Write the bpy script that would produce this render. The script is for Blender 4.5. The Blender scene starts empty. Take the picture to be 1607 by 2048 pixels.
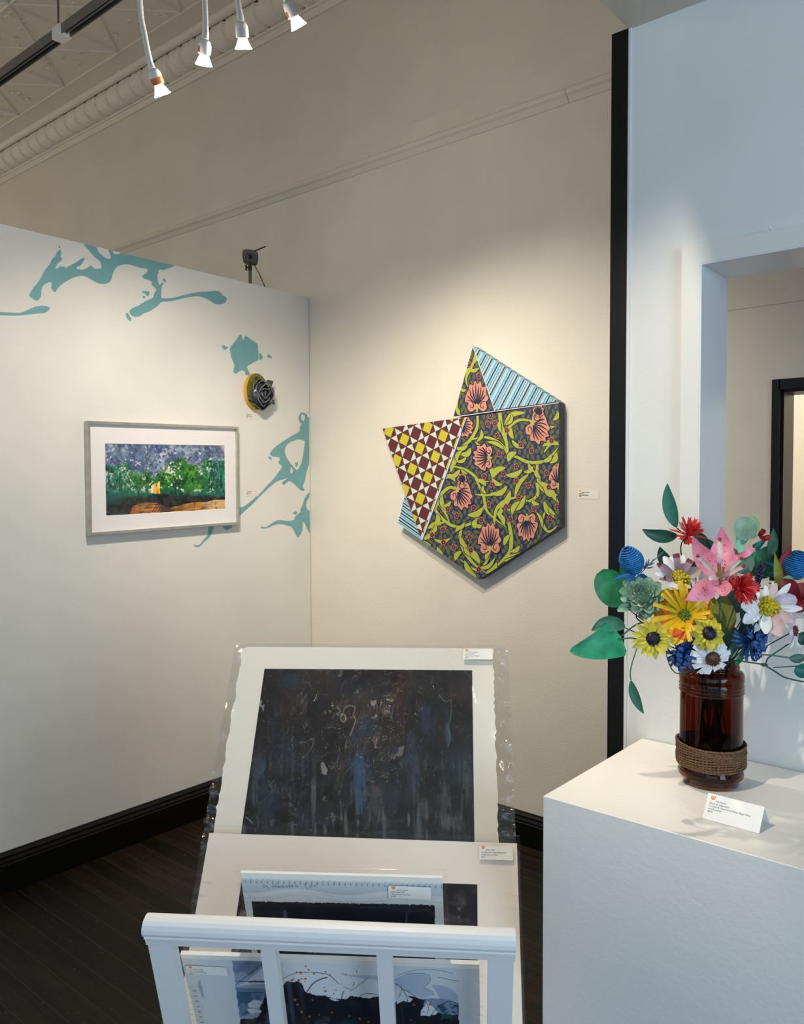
import bpy, math, random
import numpy as np
from mathutils import Vector, Matrix
from mathutils.geometry import tessellate_polygon
random.seed(7)
S = bpy.context.scene
COL = S.collection
PI = math.pi
# ---------------------------------------------------------------- survey of the room
# camera: eye height 1.5 m at the world origin, 26 mm lens; f in pixels of the 1607x2048 frame
F_PX = 1612.0; YAW = .6957; PITCH = -.0364; ROLL = -.0029
EYE = np.array([0., 0., 1.5])
def cam_axes():
    fw = np.array([-math.sin(YAW)*math.cos(PITCH), math.cos(YAW)*math.cos(PITCH), math.sin(PITCH)])
    r = np.array([math.cos(YAW), math.sin(YAW), 0.]); u = np.cross(r, fw)
    c, s = math.cos(ROLL), math.sin(ROLL)
    return np.array([c*r+s*u, s*r-c*u, fw])          # right, down, forward
AX = cam_axes()
def ray(x, y): return AX.T @ np.array([(x-803.5)/F_PX, (y-1024)/F_PX, 1.])
def on_x(x, y, X): d = ray(x, y); return EYE+d*(X/d[0])
def on_y(x, y, Y): d = ray(x, y); return EYE+d*(Y/d[1])
def on_z(x, y, Z): d = ray(x, y); return EYE+d*((Z-1.5)/d[2])
def on_plane(x, y, p0, n): d = ray(x, y); return EYE+d*(np.dot(np.asarray(p0)-EYE, n)/np.dot(d, n))
def at_depth(x, y, d): return EYE+ray(x, y)*d
def proj(P):
    c = (np.asarray(P)-EYE) @ AX.T
    return 803.5+F_PX*c[..., 0]/c[..., 2], 1024+F_PX*c[..., 1]/c[..., 2]
# planes of the room
XP = -2.991      # face of the free-standing partition
YB = 2.856       # back wall
YW = 1.647       # white wall on the right
SOF = 2.457      # soffit height
CEIL = 3.976
PT = 2.436       # top of the partition
# ---------------------------------------------------------------- colour and materials
def lin(c):
    c = np.asarray(c, float)/255.
    return np.where(c <= .04045, c/12.92, ((c+.055)/1.055)**2.4)
def rgba(c): return tuple(float(v) for v in lin(c))+(1.,)
MATS = {}
def mat(name, c, rough=.55, metal=0., noise=0., nscale=40., bump=0., bscale=200., spec=.5, emit=None, estr=0., coat=0., trans=0., var=None, bdist=.002):
    if name in MATS: return MATS[name]
    m = bpy.data.materials.new(name); m.use_nodes = True
    nt = m.node_tree; b = nt.nodes['Principled BSDF']
    b.inputs['Base Color'].default_value = rgba(c)
    b.inputs['Roughness'].default_value = rough
    b.inputs['Metallic'].default_value = metal
    b.inputs['Specular IOR Level'].default_value = spec
    b.inputs['Coat Weight'].default_value = coat
    b.inputs['Transmission Weight'].default_value = trans
    if emit:
        b.inputs['Emission Color'].default_value = rgba(emit); b.inputs['Emission Strength'].default_value = estr
    if noise or bump:
        tc = nt.nodes.new('ShaderNodeTexCoord')
    if noise:
        n = nt.nodes.new('ShaderNodeTexNoise'); n.inputs['Scale'].default_value = nscale; n.inputs['Detail'].default_value = 5
        nt.links.new(tc.outputs['Object'], n.inputs['Vector'])
        r = nt.nodes.new('ShaderNodeValToRGB'); r.color_ramp.elements[0].position = .3; r.color_ramp.elements[1].position = .7
        c2 = var if var is not None else np.clip(np.asarray(c)*(1-noise), 0, 255)
        r.color_ramp.elements[0].color = rgba(c2); r.color_ramp.elements[1].color = rgba(c)
        nt.links.new(n.outputs['Fac'], r.inputs['Fac']); nt.links.new(r.outputs['Color'], b.inputs['Base Color'])
    if bump:
        n = nt.nodes.new('ShaderNodeTexNoise'); n.inputs['Scale'].default_value = bscale; n.inputs['Detail'].default_value = 3
        nt.links.new(tc.outputs['Object'], n.inputs['Vector'])
        bp = nt.nodes.new('ShaderNodeBump'); bp.inputs['Strength'].default_value = bump; bp.inputs['Distance'].default_value = bdist
        nt.links.new(n.outputs['Fac'], bp.inputs['Height']); nt.links.new(bp.outputs['Normal'], b.inputs['Normal'])
    MATS[name] = m; return m
def painted_mat(name, rough=.6, coat=0.):
    if name in MATS: return MATS[name]
    m = bpy.data.materials.new(name); m.use_nodes = True
    nt = m.node_tree; b = nt.nodes['Principled BSDF']; b.inputs['Roughness'].default_value = rough
    b.inputs['Coat Weight'].default_value = coat; b.inputs['Specular IOR Level'].default_value = .3
    a = nt.nodes.new('ShaderNodeAttribute'); a.attribute_name = 'Col'
    nt.links.new(a.outputs['Color'], b.inputs['Base Color'])
    MATS[name] = m; return m
# ---------------------------------------------------------------- mesh building
class MB:
    def __init__(s): s.v = []; s.f = []; s.m = []; s.sm = []
    def add(s, verts, faces, mi=0, smooth=False):
        b = len(s.v); s.v.extend(tuple(float(q) for q in p) for p in verts)
        for f in faces: s.f.append(tuple(b+i for i in f)); s.m.append(mi); s.sm.append(smooth)
    def box(s, lo, hi, mi=0, M=None):
        (a, b, c), (d, e, f) = lo, hi
        v = [(a,b,c),(d,b,c),(d,e,c),(a,e,c),(a,b,f),(d,b,f),(d,e,f),(a,e,f)]
        if M is not None: v = [M @ Vector(p) for p in v]
        s.add(v, [(0,3,2,1),(4,5,6,7),(0,1,5,4),(1,2,6,5),(2,3,7,6),(3,0,4,7)], mi)
    def poly(s, pts, mi=0, holes=()):
        loops = [[Vector(p) for p in pts]]+[[Vector(p) for p in h] for h in holes]
        flat = [p for l in loops for p in l]
        s.add(flat, tessellate_polygon(loops), mi)
    def prism(s, pts, d, mi=0, side=None, smooth=False):
        n = len(pts); P = [Vector(p) for p in pts]; d = Vector(d); Q = [p+d for p in P]
        tris = tessellate_polygon([P])
        s.add(P+Q, [tuple(t) for t in tris]+[tuple(n+i for i in reversed(t)) for t in tris], mi)
        s.add(P+Q, [(i, (i+1) % n, n+(i+1) % n, n+i) for i in range(n)], mi if side is None else side, smooth)
    def tube(s, path, rad, seg=8, mi=0, caps=True):
        P = [Vector(p) for p in path]; n = len(P)
        R = rad if hasattr(rad, '__len__') else [rad]*n
        up = None; rings = []
        for i, p in enumerate(P):
            t = (P[min(i+1, n-1)]-P[max(i-1, 0)])
            if t.length < 1e-9: t = Vector((0, 0, 1))
            t.normalize()
            if up is None: up = t.orthogonal().normalized()
            up = (up-t*up.dot(t))
            up = up.normalized() if up.length > 1e-6 else t.orthogonal().normalized()
            w = t.cross(up)
            rings.append([p+(up*math.cos(2*PI*k/seg)+w*math.sin(2*PI*k/seg))*R[i] for k in range(seg)])
        v = [q for r in rings for q in r]
        f = [(i*seg+k, i*seg+(k+1) % seg, (i+1)*seg+(k+1) % seg, (i+1)*seg+k) for i in range(n-1) for k in range(seg)]
        s.add(v, f, mi, True)
        if caps: s.add(rings[0], [tuple(reversed(range(seg)))], mi); s.add(rings[-1], [tuple(range(seg))], mi)
    def lathe(s, prof, M=None, seg=32, mi=0, smooth=True):
        M = M or Matrix(); v = []; n = len(prof)
        for r, z in prof:
            for k in range(seg): a = 2*PI*k/seg; v.append(M @ Vector((r*math.cos(a), r*math.sin(a), z)))
        f = [(i*seg+k, i*seg+(k+1) % seg, (i+1)*seg+(k+1) % seg, (i+1)*seg+k) for i in range(n-1) for k in range(seg)]
        s.add(v, f, mi, smooth)
    def grid(s, fn, nu, nv, mi=0, smooth=True):
        v = [fn(i/nu, j/nv) for j in range(nv+1) for i in range(nu+1)]
        f = [(j*(nu+1)+i, j*(nu+1)+i+1, (j+1)*(nu+1)+i+1, (j+1)*(nu+1)+i) for j in range(nv) for i in range(nu)]
        s.add(v, f, mi, smooth)
    def sweep(s, prof, A, B, mi=0, smooth=False):
        # closed profile given as 3-D points at A's end, carried to B (vector difference)
        d = Vector(B)-Vector(A); s.prism(prof, d, mi, smooth=smooth)
    def xf(s, M): s.v = [tuple(M @ Vector(p)) for p in s.v]; return s
    def ext(s, o, M=None):
        vs = o.v if M is None else [tuple(M @ Vector(p)) for p in o.v]
        b = len(s.v); s.v.extend(vs); s.f.extend(tuple(b+i for i in f) for f in o.f); s.m.extend(o.m); s.sm.extend(o.sm)
WM = {}
def tag(o, label=None, cat=None, group=None, kind=None):
    if label: o['label'] = label
    if cat: o['category'] = cat
    if group: o['group'] = group
    if kind: o['kind'] = kind
    return o
def thing(name, label, cat, loc=(0, 0, 0), group=None, M=None):
    o = bpy.data.objects.new(name, None); COL.objects.link(o); o.empty_display_size = .05
    Mx = M.copy() if M is not None else Matrix.Translation(Vector(loc))
    o.matrix_basis = Mx; WM[o.name] = Mx
    return tag(o, label, cat, group)
def build(name, mb, mats, parent=None, label=None, cat=None, group=None, kind=None):
    """vertices are given in world space; a part keeps its thing's frame"""
    if not isinstance(mats, (list, tuple)): mats = [mats]
    if parent is not None: Mx = WM[parent.name]
    else:
        A = np.array(mb.v); lo, hi = A.min(0), A.max(0)
        Mx = Matrix.Translation(Vector(((lo[0]+hi[0])/2, (lo[1]+hi[1])/2, lo[2])))
    inv = Mx.inverted()
    me = bpy.data.meshes.new(name)
    me.from_pydata([tuple(inv @ Vector(p)) for p in mb.v], [], mb.f)
    for m in mats: me.materials.append(m)
    me.polygons.foreach_set('material_index', mb.m); me.polygons.foreach_set('use_smooth', mb.sm)
    me.update()
    o = bpy.data.objects.new(name, me); COL.objects.link(o)
    if parent is not None: o.parent = parent
    else: o.matrix_basis = Mx
    WM[o.name] = Mx
    return tag(o, label, cat, group, kind)
def struct(name, mb, mats, parent=None, label=None, kind='structure'):
    return build(name, mb, mats, parent, label=label, kind=kind if parent is None else None)
def canvas(name, parent, O, U, V, nx, ny, paint, material, label=None):
    """a painted sheet: O corner, U and V edges; paint(px, py, u, v) gives sRGB for every grid point"""
    O, U, V = (np.asarray(q, float) for q in (O, U, V))
    u, v = np.meshgrid(np.linspace(0, 1, nx+1), np.linspace(0, 1, ny+1))
    P = O+u[..., None]*U+v[..., None]*V
    px, py = proj(P)
    rgb = np.clip(paint(px, py, u, v), 0, 255)
    Mx = WM[parent.name]; inv = np.array(Mx.inverted())
    W = P.reshape(-1, 3) @ inv[:3, :3].T+inv[:3, 3]
    i = np.arange(ny)[:, None]*(nx+1)+np.arange(nx)[None, :]
    f = np.stack([i, i+nx+1, i+nx+2, i+1], -1).reshape(-1, 4)
    me = bpy.data.meshes.new(name)
    me.vertices.add(len(W)); me.vertices.foreach_set('co', W.ravel())
    me.loops.add(f.size); me.loops.foreach_set('vertex_index', f.ravel().astype(np.int32))
    me.polygons.add(len(f)); me.polygons.foreach_set('loop_start', (np.arange(len(f))*4).astype(np.int32))
    me.update(calc_edges=True)
    ca = me.color_attributes.new('Col', 'FLOAT_COLOR', 'POINT')
    ca.data.foreach_set('color', np.concatenate([lin(rgb.reshape(-1, 3)), np.ones((len(W), 1))], 1).ravel())
    me.materials.append(material)
    o = bpy.data.objects.new(name, me); COL.objects.link(o); o.parent = parent; WM[o.name] = Mx
    if label: o['label'] = label
    return o
def spline(pts, n=5, closed=True):
    P = [np.asarray(p, float) for p in pts]; N = len(P); out = []
    for i in range(N if closed else N-1):
        if closed: a, b, c, d = P[i-1], P[i], P[(i+1) % N], P[(i+2) % N]
        else: a, b, c, d = P[max(i-1, 0)], P[i], P[i+1], P[min(i+2, N-1)]
        for k in range(n):
            t = k/n
            out.append(.5*((2*b)+(c-a)*t+(2*a-5*b+4*c-d)*t*t+(3*b-a-3*c+d)*t**3))
    if not closed: out.append(P[-1])
    return out
def clip_convex(sub, conv):
    """Sutherland-Hodgman in 2-D"""
    C = [np.asarray(p, float) for p in conv]
    area = sum(C[i][0]*C[(i+1) % len(C)][1]-C[(i+1) % len(C)][0]*C[i][1] for i in range(len(C)))
    sg = 1 if area > 0 else -1
    out = [np.asarray(p, float) for p in sub]
    for i in range(len(C)):
        a, b = C[i], C[(i+1) % len(C)]; e = b-a; inp = out; out = []
        if not inp: break
        side = lambda p: sg*(e[0]*(p[1]-a[1])-e[1]*(p[0]-a[0]))
        for k in range(len(inp)):
            p, q = inp[k-1], inp[k]; sp, sq = side(p), side(q)
            if (sp >= 0) != (sq >= 0): out.append(p+(q-p)*(sp/(sp-sq)))
            if sq >= 0: out.append(q)
    return out
def vnoise(x, y, seed=0):
    rng = np.random.RandomState(seed); T = rng.rand(64, 64)
    xi = np.floor(x).astype(int); yi = np.floor(y).astype(int); fx = x-xi; fy = y-yi
    fx = fx*fx*(3-2*fx); fy = fy*fy*(3-2*fy)
    g = lambda a, b: T[a % 64, b % 64]
    return (g(xi, yi)*(1-fx)+g(xi+1, yi)*fx)*(1-fy)+(g(xi, yi+1)*(1-fx)+g(xi+1, yi+1)*fx)*fy
def fbm(x, y, seed=0, o=4):
    r = 0; a = .5; t = 0
    for k in range(o): r = r+a*vnoise(x*2**k, y*2**k, seed+k); t += a; a *= .55
    return r/t
def inside(px, py, poly):
    P = np.asarray(poly, float); c = np.zeros(px.shape, bool)
    for i in range(len(P)):
        (x1, y1), (x2, y2) = P[i-1], P[i]
        if y1 == y2: continue
        c ^= ((y1 > py) != (y2 > py)) & (px < (x2-x1)*(py-y1)/(y2-y1)+x1)
    return c
def seg_dist(px, py, pts):
    d = np.full(px.shape, 1e9)
    for (x1, y1), (x2, y2) in zip(pts[:-1], pts[1:]):
        L = (x2-x1)**2+(y2-y1)**2+1e-9
        t = np.clip(((px-x1)*(x2-x1)+(py-y1)*(y2-y1))/L, 0, 1)
        d = np.minimum(d, np.hypot(px-x1-t*(x2-x1), py-y1-t*(y2-y1)))
    return d
def sstep(a, b, x): t = np.clip((x-a)/(b-a), 0, 1); return t*t*(3-2*t)
def mixc(a, b, t): return a*(1-t[..., None])+np.asarray(b, float)*t[..., None]
_tx = {}
def text_mb(s, size, M, mi=0):
    """lettering as a flat mesh; M maps (x right, y up, z out) to world"""
    k = (s,)
    if k not in _tx:
        cu = bpy.data.curves.new('t', 'FONT'); cu.body = s; cu.resolution_u = 2
        ob = bpy.data.objects.new('t', cu); COL.objects.link(ob)
        me = bpy.data.meshes.new_from_object(ob.evaluated_get(bpy.context.evaluated_depsgraph_get()))
        _tx[k] = ([tuple(v.co) for v in me.vertices], [tuple(p.vertices) for p in me.polygons])
        bpy.data.objects.remove(ob); bpy.data.curves.remove(cu); bpy.data.meshes.remove(me)
    mb = MB(); v, f = _tx[k]
    mb.add([M @ Vector((a[0]*size, a[1]*size, 0)) for a in v], f, mi)
    return mb
def frame_M(o, x, y, z):
    M = Matrix.Identity(4)
    for i, c in enumerate((x, y, z, o)):
        for k in range(3): M[k][i] = float(c[k])
    return M
# ---------------------------------------------------------------- camera
cd = bpy.data.cameras.new('camera'); cam = bpy.data.objects.new('camera', cd); COL.objects.link(cam)
cd.sensor_fit = 'VERTICAL'; cd.sensor_height = 36; cd.sensor_width = 36*1607/2048; cd.lens = F_PX/2048*36
cam.matrix_world = frame_M(EYE, AX[0], -AX[1], -AX[2]); cd.clip_start = .02
S.camera = cam
S.view_settings.view_transform = 'Standard'; S.view_settings.look = 'None'; S.view_settings.gamma = 1
S.view_settings.use_curve_mapping = False
S.cycles.use_denoising = True
S.cycles.adaptive_threshold = .02; S.cycles.max_bounces = 10; S.cycles.transparent_max_bounces = 16; S.cycles.transmission_bounces = 10
S.cycles.diffuse_bounces = 4; S.cycles.sample_clamp_indirect = 6
# ================================================================ ROOM
def wall_mat(name, c, bump=.25, sc=160.):
    m = mat(name, c, rough=.5, noise=.035, nscale=3., bump=bump, bscale=sc, spec=.35, bdist=.003)
    return m
M_wall = wall_mat('cream wall paint', (226, 220, 208), .22)
M_part = wall_mat('white partition paint', (229, 227, 222), .15, 120.)
M_white = wall_mat('white wall paint', (231, 231, 228), .13, 110.)
M_trim = mat('white trim paint', (229, 227, 220), rough=.4, bump=.12, bscale=60.)
M_jamb = mat('white gloss jamb paint', (226, 229, 233), rough=.32)
M_black = mat('black gloss paint', (7, 7, 7), rough=.38, spec=.35, noise=.4, nscale=30., bump=.15, bscale=60.)
M_teal = mat('teal mural paint', (118, 172, 178), rough=.55, noise=.06, nscale=14.)
M_soffit = wall_mat('soffit paint', (214, 205, 190), .2)

# floor of dark stained planks running along x
m = bpy.data.materials.new('dark stained floor planks'); m.use_nodes = True; MATS[m.name] = m
nt = m.node_tree; N = nt.nodes; L = nt.links; b = N['Principled BSDF']
tc = N.new('ShaderNodeTexCoord'); sx = N.new('ShaderNodeSeparateXYZ'); L.new(tc.outputs['Object'], sx.inputs[0])
def mth(op, a, bv=None):
    n = N.new('ShaderNodeMath'); n.operation = op
    for i, q in enumerate((a, bv)):
        if q is None: continue
        if isinstance(q, (int, float)): n.inputs[i].default_value = q
        else: L.new(q, n.inputs[i])
    return n.outputs[0]
pl = mth('DIVIDE', sx.outputs['Y'], .083); fr = mth('FRACT', pl); idx = mth('FLOOR', pl)
seam = mth('LESS_THAN', fr, .028)
wn = N.new('ShaderNodeTexWhiteNoise'); wn.noise_dimensions = '1D'; L.new(idx, wn.inputs['W'])
mp = N.new('ShaderNodeMapping'); mp.inputs['Scale'].default_value = (3, 45, 3); L.new(tc.outputs['Object'], mp.inputs['Vector'])
gn = N.new('ShaderNodeTexNoise'); gn.inputs['Scale'].default_value = 1.6; gn.inputs['Detail'].default_value = 8; L.new(mp.outputs[0], gn.inputs['Vector'])
ra = N.new('ShaderNodeValToRGB'); ra.color_ramp.elements[0].position = .35; ra.color_ramp.elements[1].position = .8
ra.color_ramp.elements[0].color = rgba((13, 10, 8)); ra.color_ramp.elements[1].color = rgba((44, 33, 23))
L.new(gn.outputs['Fac'], ra.inputs['Fac'])
mx = N.new('ShaderNodeMix'); mx.data_type = 'RGBA'; mx.blend_type = 'MULTIPLY'; mx.inputs['Factor'].default_value = 1
vr = mth('ADD', mth('MULTIPLY', wn.outputs['Value'], 1.0), .45)
cb = N.new('ShaderNodeCombineColor'); [L.new(vr, cb.inputs[i]) for i in range(3)]
L.new(ra.outputs['Color'], mx.inputs['A']); L.new(cb.outputs[0], mx.inputs['B'])
sp = N.new('ShaderNodeTexNoise'); sp.inputs['Scale'].default_value = 70; sp.inputs['Detail'].default_value = 2; L.new(tc.outputs['Object'], sp.inputs['Vector'])
spk = mth('GREATER_THAN', sp.outputs['Fac'], .70)
mx2 = N.new('ShaderNodeMix'); mx2.data_type = 'RGBA'; L.new(mth('MULTIPLY', spk, .55), mx2.inputs['Factor'])
L.new(mx.outputs['Result'], mx2.inputs['A']); mx2.inputs['B'].default_value = rgba((84, 76, 62))
mx3 = N.new('ShaderNodeMix'); mx3.data_type = 'RGBA'; L.new(mth('MULTIPLY', seam, .6), mx3.inputs['Factor'])
L.new(mx2.outputs['Result'], mx3.inputs['A']); mx3.inputs['B'].default_value = rgba((74, 62, 50))
L.new(mx3.outputs['Result'], b.inputs['Base Color']); b.inputs['Roughness'].default_value = .5; b.inputs['Specular IOR Level'].default_value = .25
bp = N.new('ShaderNodeBump'); bp.inputs['Strength'].default_value = .2; bp.inputs['Distance'].default_value = .002
L.new(gn.outputs['Fac'], bp.inputs['Height']); L.new(bp.outputs['Normal'], b.inputs['Normal'])
M_floor = m
mb = MB(); mb.box((-8.2, -2.2, -.1), (2.7, 5.2, 0)); struct('floor', mb, M_floor)

# pressed-tin ceiling: embossed squares with scrollwork
m = bpy.data.materials.new('pressed tin ceiling paint'); m.use_nodes = True; MATS[m.name] = m
nt = m.node_tree; N = nt.nodes; L = nt.links; b = N['Principled BSDF']
b.inputs['Base Color'].default_value = rgba((234, 228, 218)); b.inputs['Roughness'].default_value = .42
tc = N.new('ShaderNodeTexCoord'); sx = N.new('ShaderNodeSeparateXYZ'); L.new(tc.outputs['Object'], sx.inputs[0])
def ridge(o, per): return mth('LESS_THAN', mth('ABSOLUTE', mth('SUBTRACT', mth('FRACT', mth('DIVIDE', o, per)), .5)), .018)
dg1 = mth('ADD', sx.outputs['X'], sx.outputs['Y']); dg2 = mth('SUBTRACT', sx.outputs['X'], sx.outputs['Y'])
lines = mth('MAXIMUM', mth('MAXIMUM', ridge(dg1, .61), ridge(dg2, .61)), mth('MAXIMUM', ridge(sx.outputs['X'], .61), ridge(sx.outputs['Y'], .61)))
n1 = N.new('ShaderNodeTexNoise'); n1.inputs['Scale'].default_value = 11; n1.inputs['Detail'].default_value = 3; n1.inputs['Distortion'].default_value = 1.8
L.new(tc.outputs['Object'], n1.inputs['Vector'])
scr = mth('ABSOLUTE', mth('SUBTRACT', n1.outputs['Fac'], .5))
scr = mth('MULTIPLY', mth('LESS_THAN', scr, .035), .55)
hh = mth('ADD', lines, scr)
bp = N.new('ShaderNodeBump'); bp.inputs['Strength'].default_value = 1; bp.inputs['Distance'].default_value = .03
L.new(hh, bp.inputs['Height']); L.new(bp.outputs['Normal'], b.inputs['Normal'])
M_tin = m
mb = MB(); mb.box((-8.2, -2.2, CEIL), (2.7, 5.2, CEIL+.1)); struct('ceiling', mb, M_tin)
mb = MB()
def strip(x0, y0, x1, y1, w_=.012, h_=.009):
    d = Vector((x1-x0, y1-y0, 0)); L_ = d.length; d.normalize(); n_ = Vector((-d.y, d.x, 0)); A_ = Vector((x0, y0, CEIL)); B_ = Vector((x1, y1, CEIL))
    mb.add([A_-n_*w_/2, A_+n_*w_/2, A_-Vector((0, 0, h_)), B_-n_*w_/2, B_+n_*w_/2, B_-Vector((0, 0, h_))], [(0, 2, 5, 3), (2, 1, 4, 5)], 0)
TS = .61; rt_ = random.Random(8)
for i_ in range(-11, 1):
    for j_ in range(0, 4):
        xa_, ya_ = i_*TS, 2.58-(j_+1)*TS
        strip(xa_, ya_, xa_+TS, ya_); strip(xa_, ya_, xa_, ya_+TS); strip(xa_, ya_, xa_+TS, ya_+TS, .009, .007); strip(xa_+TS, ya_, xa_, ya_+TS, .009, .007)
        for k_ in range(26):       # scrollwork sprays
            cx_, cy_ = xa_+rt_.uniform(.05, TS-.05), ya_+rt_.uniform(.05, TS-.05); a_ = rt_.uniform(0, 6.28); r_ = rt_.uniform(.018, .035); pts_ = [(cx_+r_*math.cos(a_+q*.5)*(1-q*.09), cy_+r_*math.sin(a_+q*.5)*(1-q*.09)) for q in range(7)]
            for (p0, p1) in zip(pts_[:-1], pts_[1:]): strip(p0[0], p0[1], p1[0], p1[1], .009, .006)
struct('trim_7', mb, M_tin)

# back wall with a doorway through it on the far right
DX0, DX1, DZ = -.755, .25, 1.806
mb = MB()
mb.box((-8.1, YB, 0), (DX0, YB+.12, CEIL)); mb.box((DX1, YB, 0), (2.6, YB+.12, CEIL)); mb.box((DX0, YB, DZ), (DX1, YB+.12, CEIL))
seam_z = 2.086
mb.box((-.985, YB-.0035, seam_z), (2.5, YB, 2.96))
struct('wall_back', mb, M_wall)
mb = MB(); mb.box((-8.2, -2.2, 0), (-8.1, YB, CEIL)); struct('wall_side', mb, M_wall)
mb = MB(); mb.box((2.6, -2.2, 0), (2.7, 5.2, CEIL)); struct('wall_east', mb, M_wall)
mb = MB(); mb.box((-8.2, -2.2, SOF+.45), (2.7, -2.05, CEIL)); mb.box((-8.2, -2.2, 0), (-3.6, -2.05, SOF+.45)); mb.box((-3.6, -2.2, 0), (2.7, -2.05, .35)); struct('wall_front', mb, M_wall)
# room beyond the doorway: pale panel wall above, dado below
mb = MB(); mb.box((-2.2, 4.6, 0), (2.6, 4.7, CEIL)); mb.box((-2.3, YB+.12, 0), (-2.2, 4.7, CEIL)); struct('wall_beyond', mb, M_wall)
dz = on_y(1575, 1108, 4.56)[2]
mb = MB(); mb.box((-2.0, 4.56, dz), (2.4, 4.6, 2.6)); mb.box((-2.0, 4.55, dz-.012), (2.4, 4.6, dz)); struct('trim_1', mb, M_trim)
# black casing of that doorway
mb = MB()
xo = on_y(1543, 762, YB-.02)[0]
mb.box((xo, YB-.02, 0), (DX0+.004, YB, DZ+.03)); mb.box((DX0, YB-.02, DZ-.004), (DX1, YB, DZ+.03)); mb.box((DX1, YB-.02, 0), (DX1+.09, YB, DZ+.03))
mb.box((DX0, YB, 0), (DX0+.012, YB+.12, DZ)); mb.box((DX0, YB, DZ-.012), (DX1, YB+.12, DZ))
struct('trim_2', mb, M_black)

# partition with the mural
mb = MB(); mb.box((XP-.12, .2, 0), (XP, YB-.004, PT)); wl = struct('wall_left', mb, M_part)
def c2(x, y): return (x/2.472, 430+y/2.472)
def c3(x, y): return (130+x/3.151, 740+y/3.151)
UP = [[(415,143),(440,175),(465,205),(490,225),(500,245),(500,262),(470,266),(450,250),(430,262),(412,270),(385,268),(378,258),(395,252),(412,230),(420,212),(405,214),(385,228),(365,240),(335,255),(325,262),(318,255),(300,254),(285,262),(272,266),(285,240),(300,228),(308,215),(298,205),(304,188),(297,170),(283,182),(275,200),(258,218),(245,245),(225,268),(210,295),(190,330),(165,360),(150,385),(145,400),(160,412),(178,424),(195,415),(204,395),(205,370),(213,350),(235,335),(252,332),(255,350),(253,362),(273,382),(285,362),(310,340),(350,315),(390,302),(420,303),(450,318),(480,335),(515,341),(540,332),(552,315),(558,290),(570,265),(590,250),(630,243),(665,252),(700,263),(728,266),(725,285),(703,300),(708,312),(735,322),(752,332),(748,345),(765,358),(773,372),(762,385),(758,405),(745,415),(720,425),(690,445),(660,458),(642,470),(645,492),(665,503),(690,500),(710,487),(740,475),(775,452),(800,430),(830,427),(860,423),(900,413),(940,405),(980,402),(1010,410),(1040,425),(1065,440),(1100,440),(1118,425),(1119,410),(1100,395),(1085,378),(1060,375),(1030,378),(990,380),(940,388),(900,398),(850,410),(810,412),(797,405),(797,385),(798,360),(806,340),(802,332),(790,345),(783,335),(780,320),(778,295),(785,285),(782,275),(795,268),(805,272),(835,262),(865,250),(840,244),(760,225),(680,205),(602,187),(588,193),(565,193),(552,175),(535,171),(541,188),(548,206),(540,217),(520,210),(500,196),(484,178),(474,156)],
 [(289,152),(298,154),(297,165),(291,163)],[(700,378),(735,377),(738,392),(728,402),(718,390)],[(705,400),(715,402),(718,410),(708,411)],[(622,487),(632,485),(640,500),(648,510),(645,525),(632,515),(624,505)],[(805,318),(815,315),(820,330),(812,332)],
 [(-60,478),(0,480),(50,482),(100,483),(135,470),(175,453),(215,449),(243,456),(245,465),(225,482),(180,488),(130,493),(90,497),(40,497),(0,495),(-60,493)],
 [(1190,589),(1197,612),(1203,617),(1213,598),(1240,615),(1272,638),(1275,665),(1278,712),(1260,725),(1235,740),(1220,752),(1235,785),(1222,792),(1212,788),(1210,775),(1195,768),(1180,775),(1165,784),(1153,775),(1158,742),(1145,710),(1140,690),(1136,660),(1145,645),(1165,620)],
 [(1096,645),(1115,648),(1127,655),(1112,667),(1100,658)],[(1282,682),(1298,700),(1290,717),(1281,712)],[(1320,697),(1328,688),(1344,706),(1325,706)]]
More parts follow.
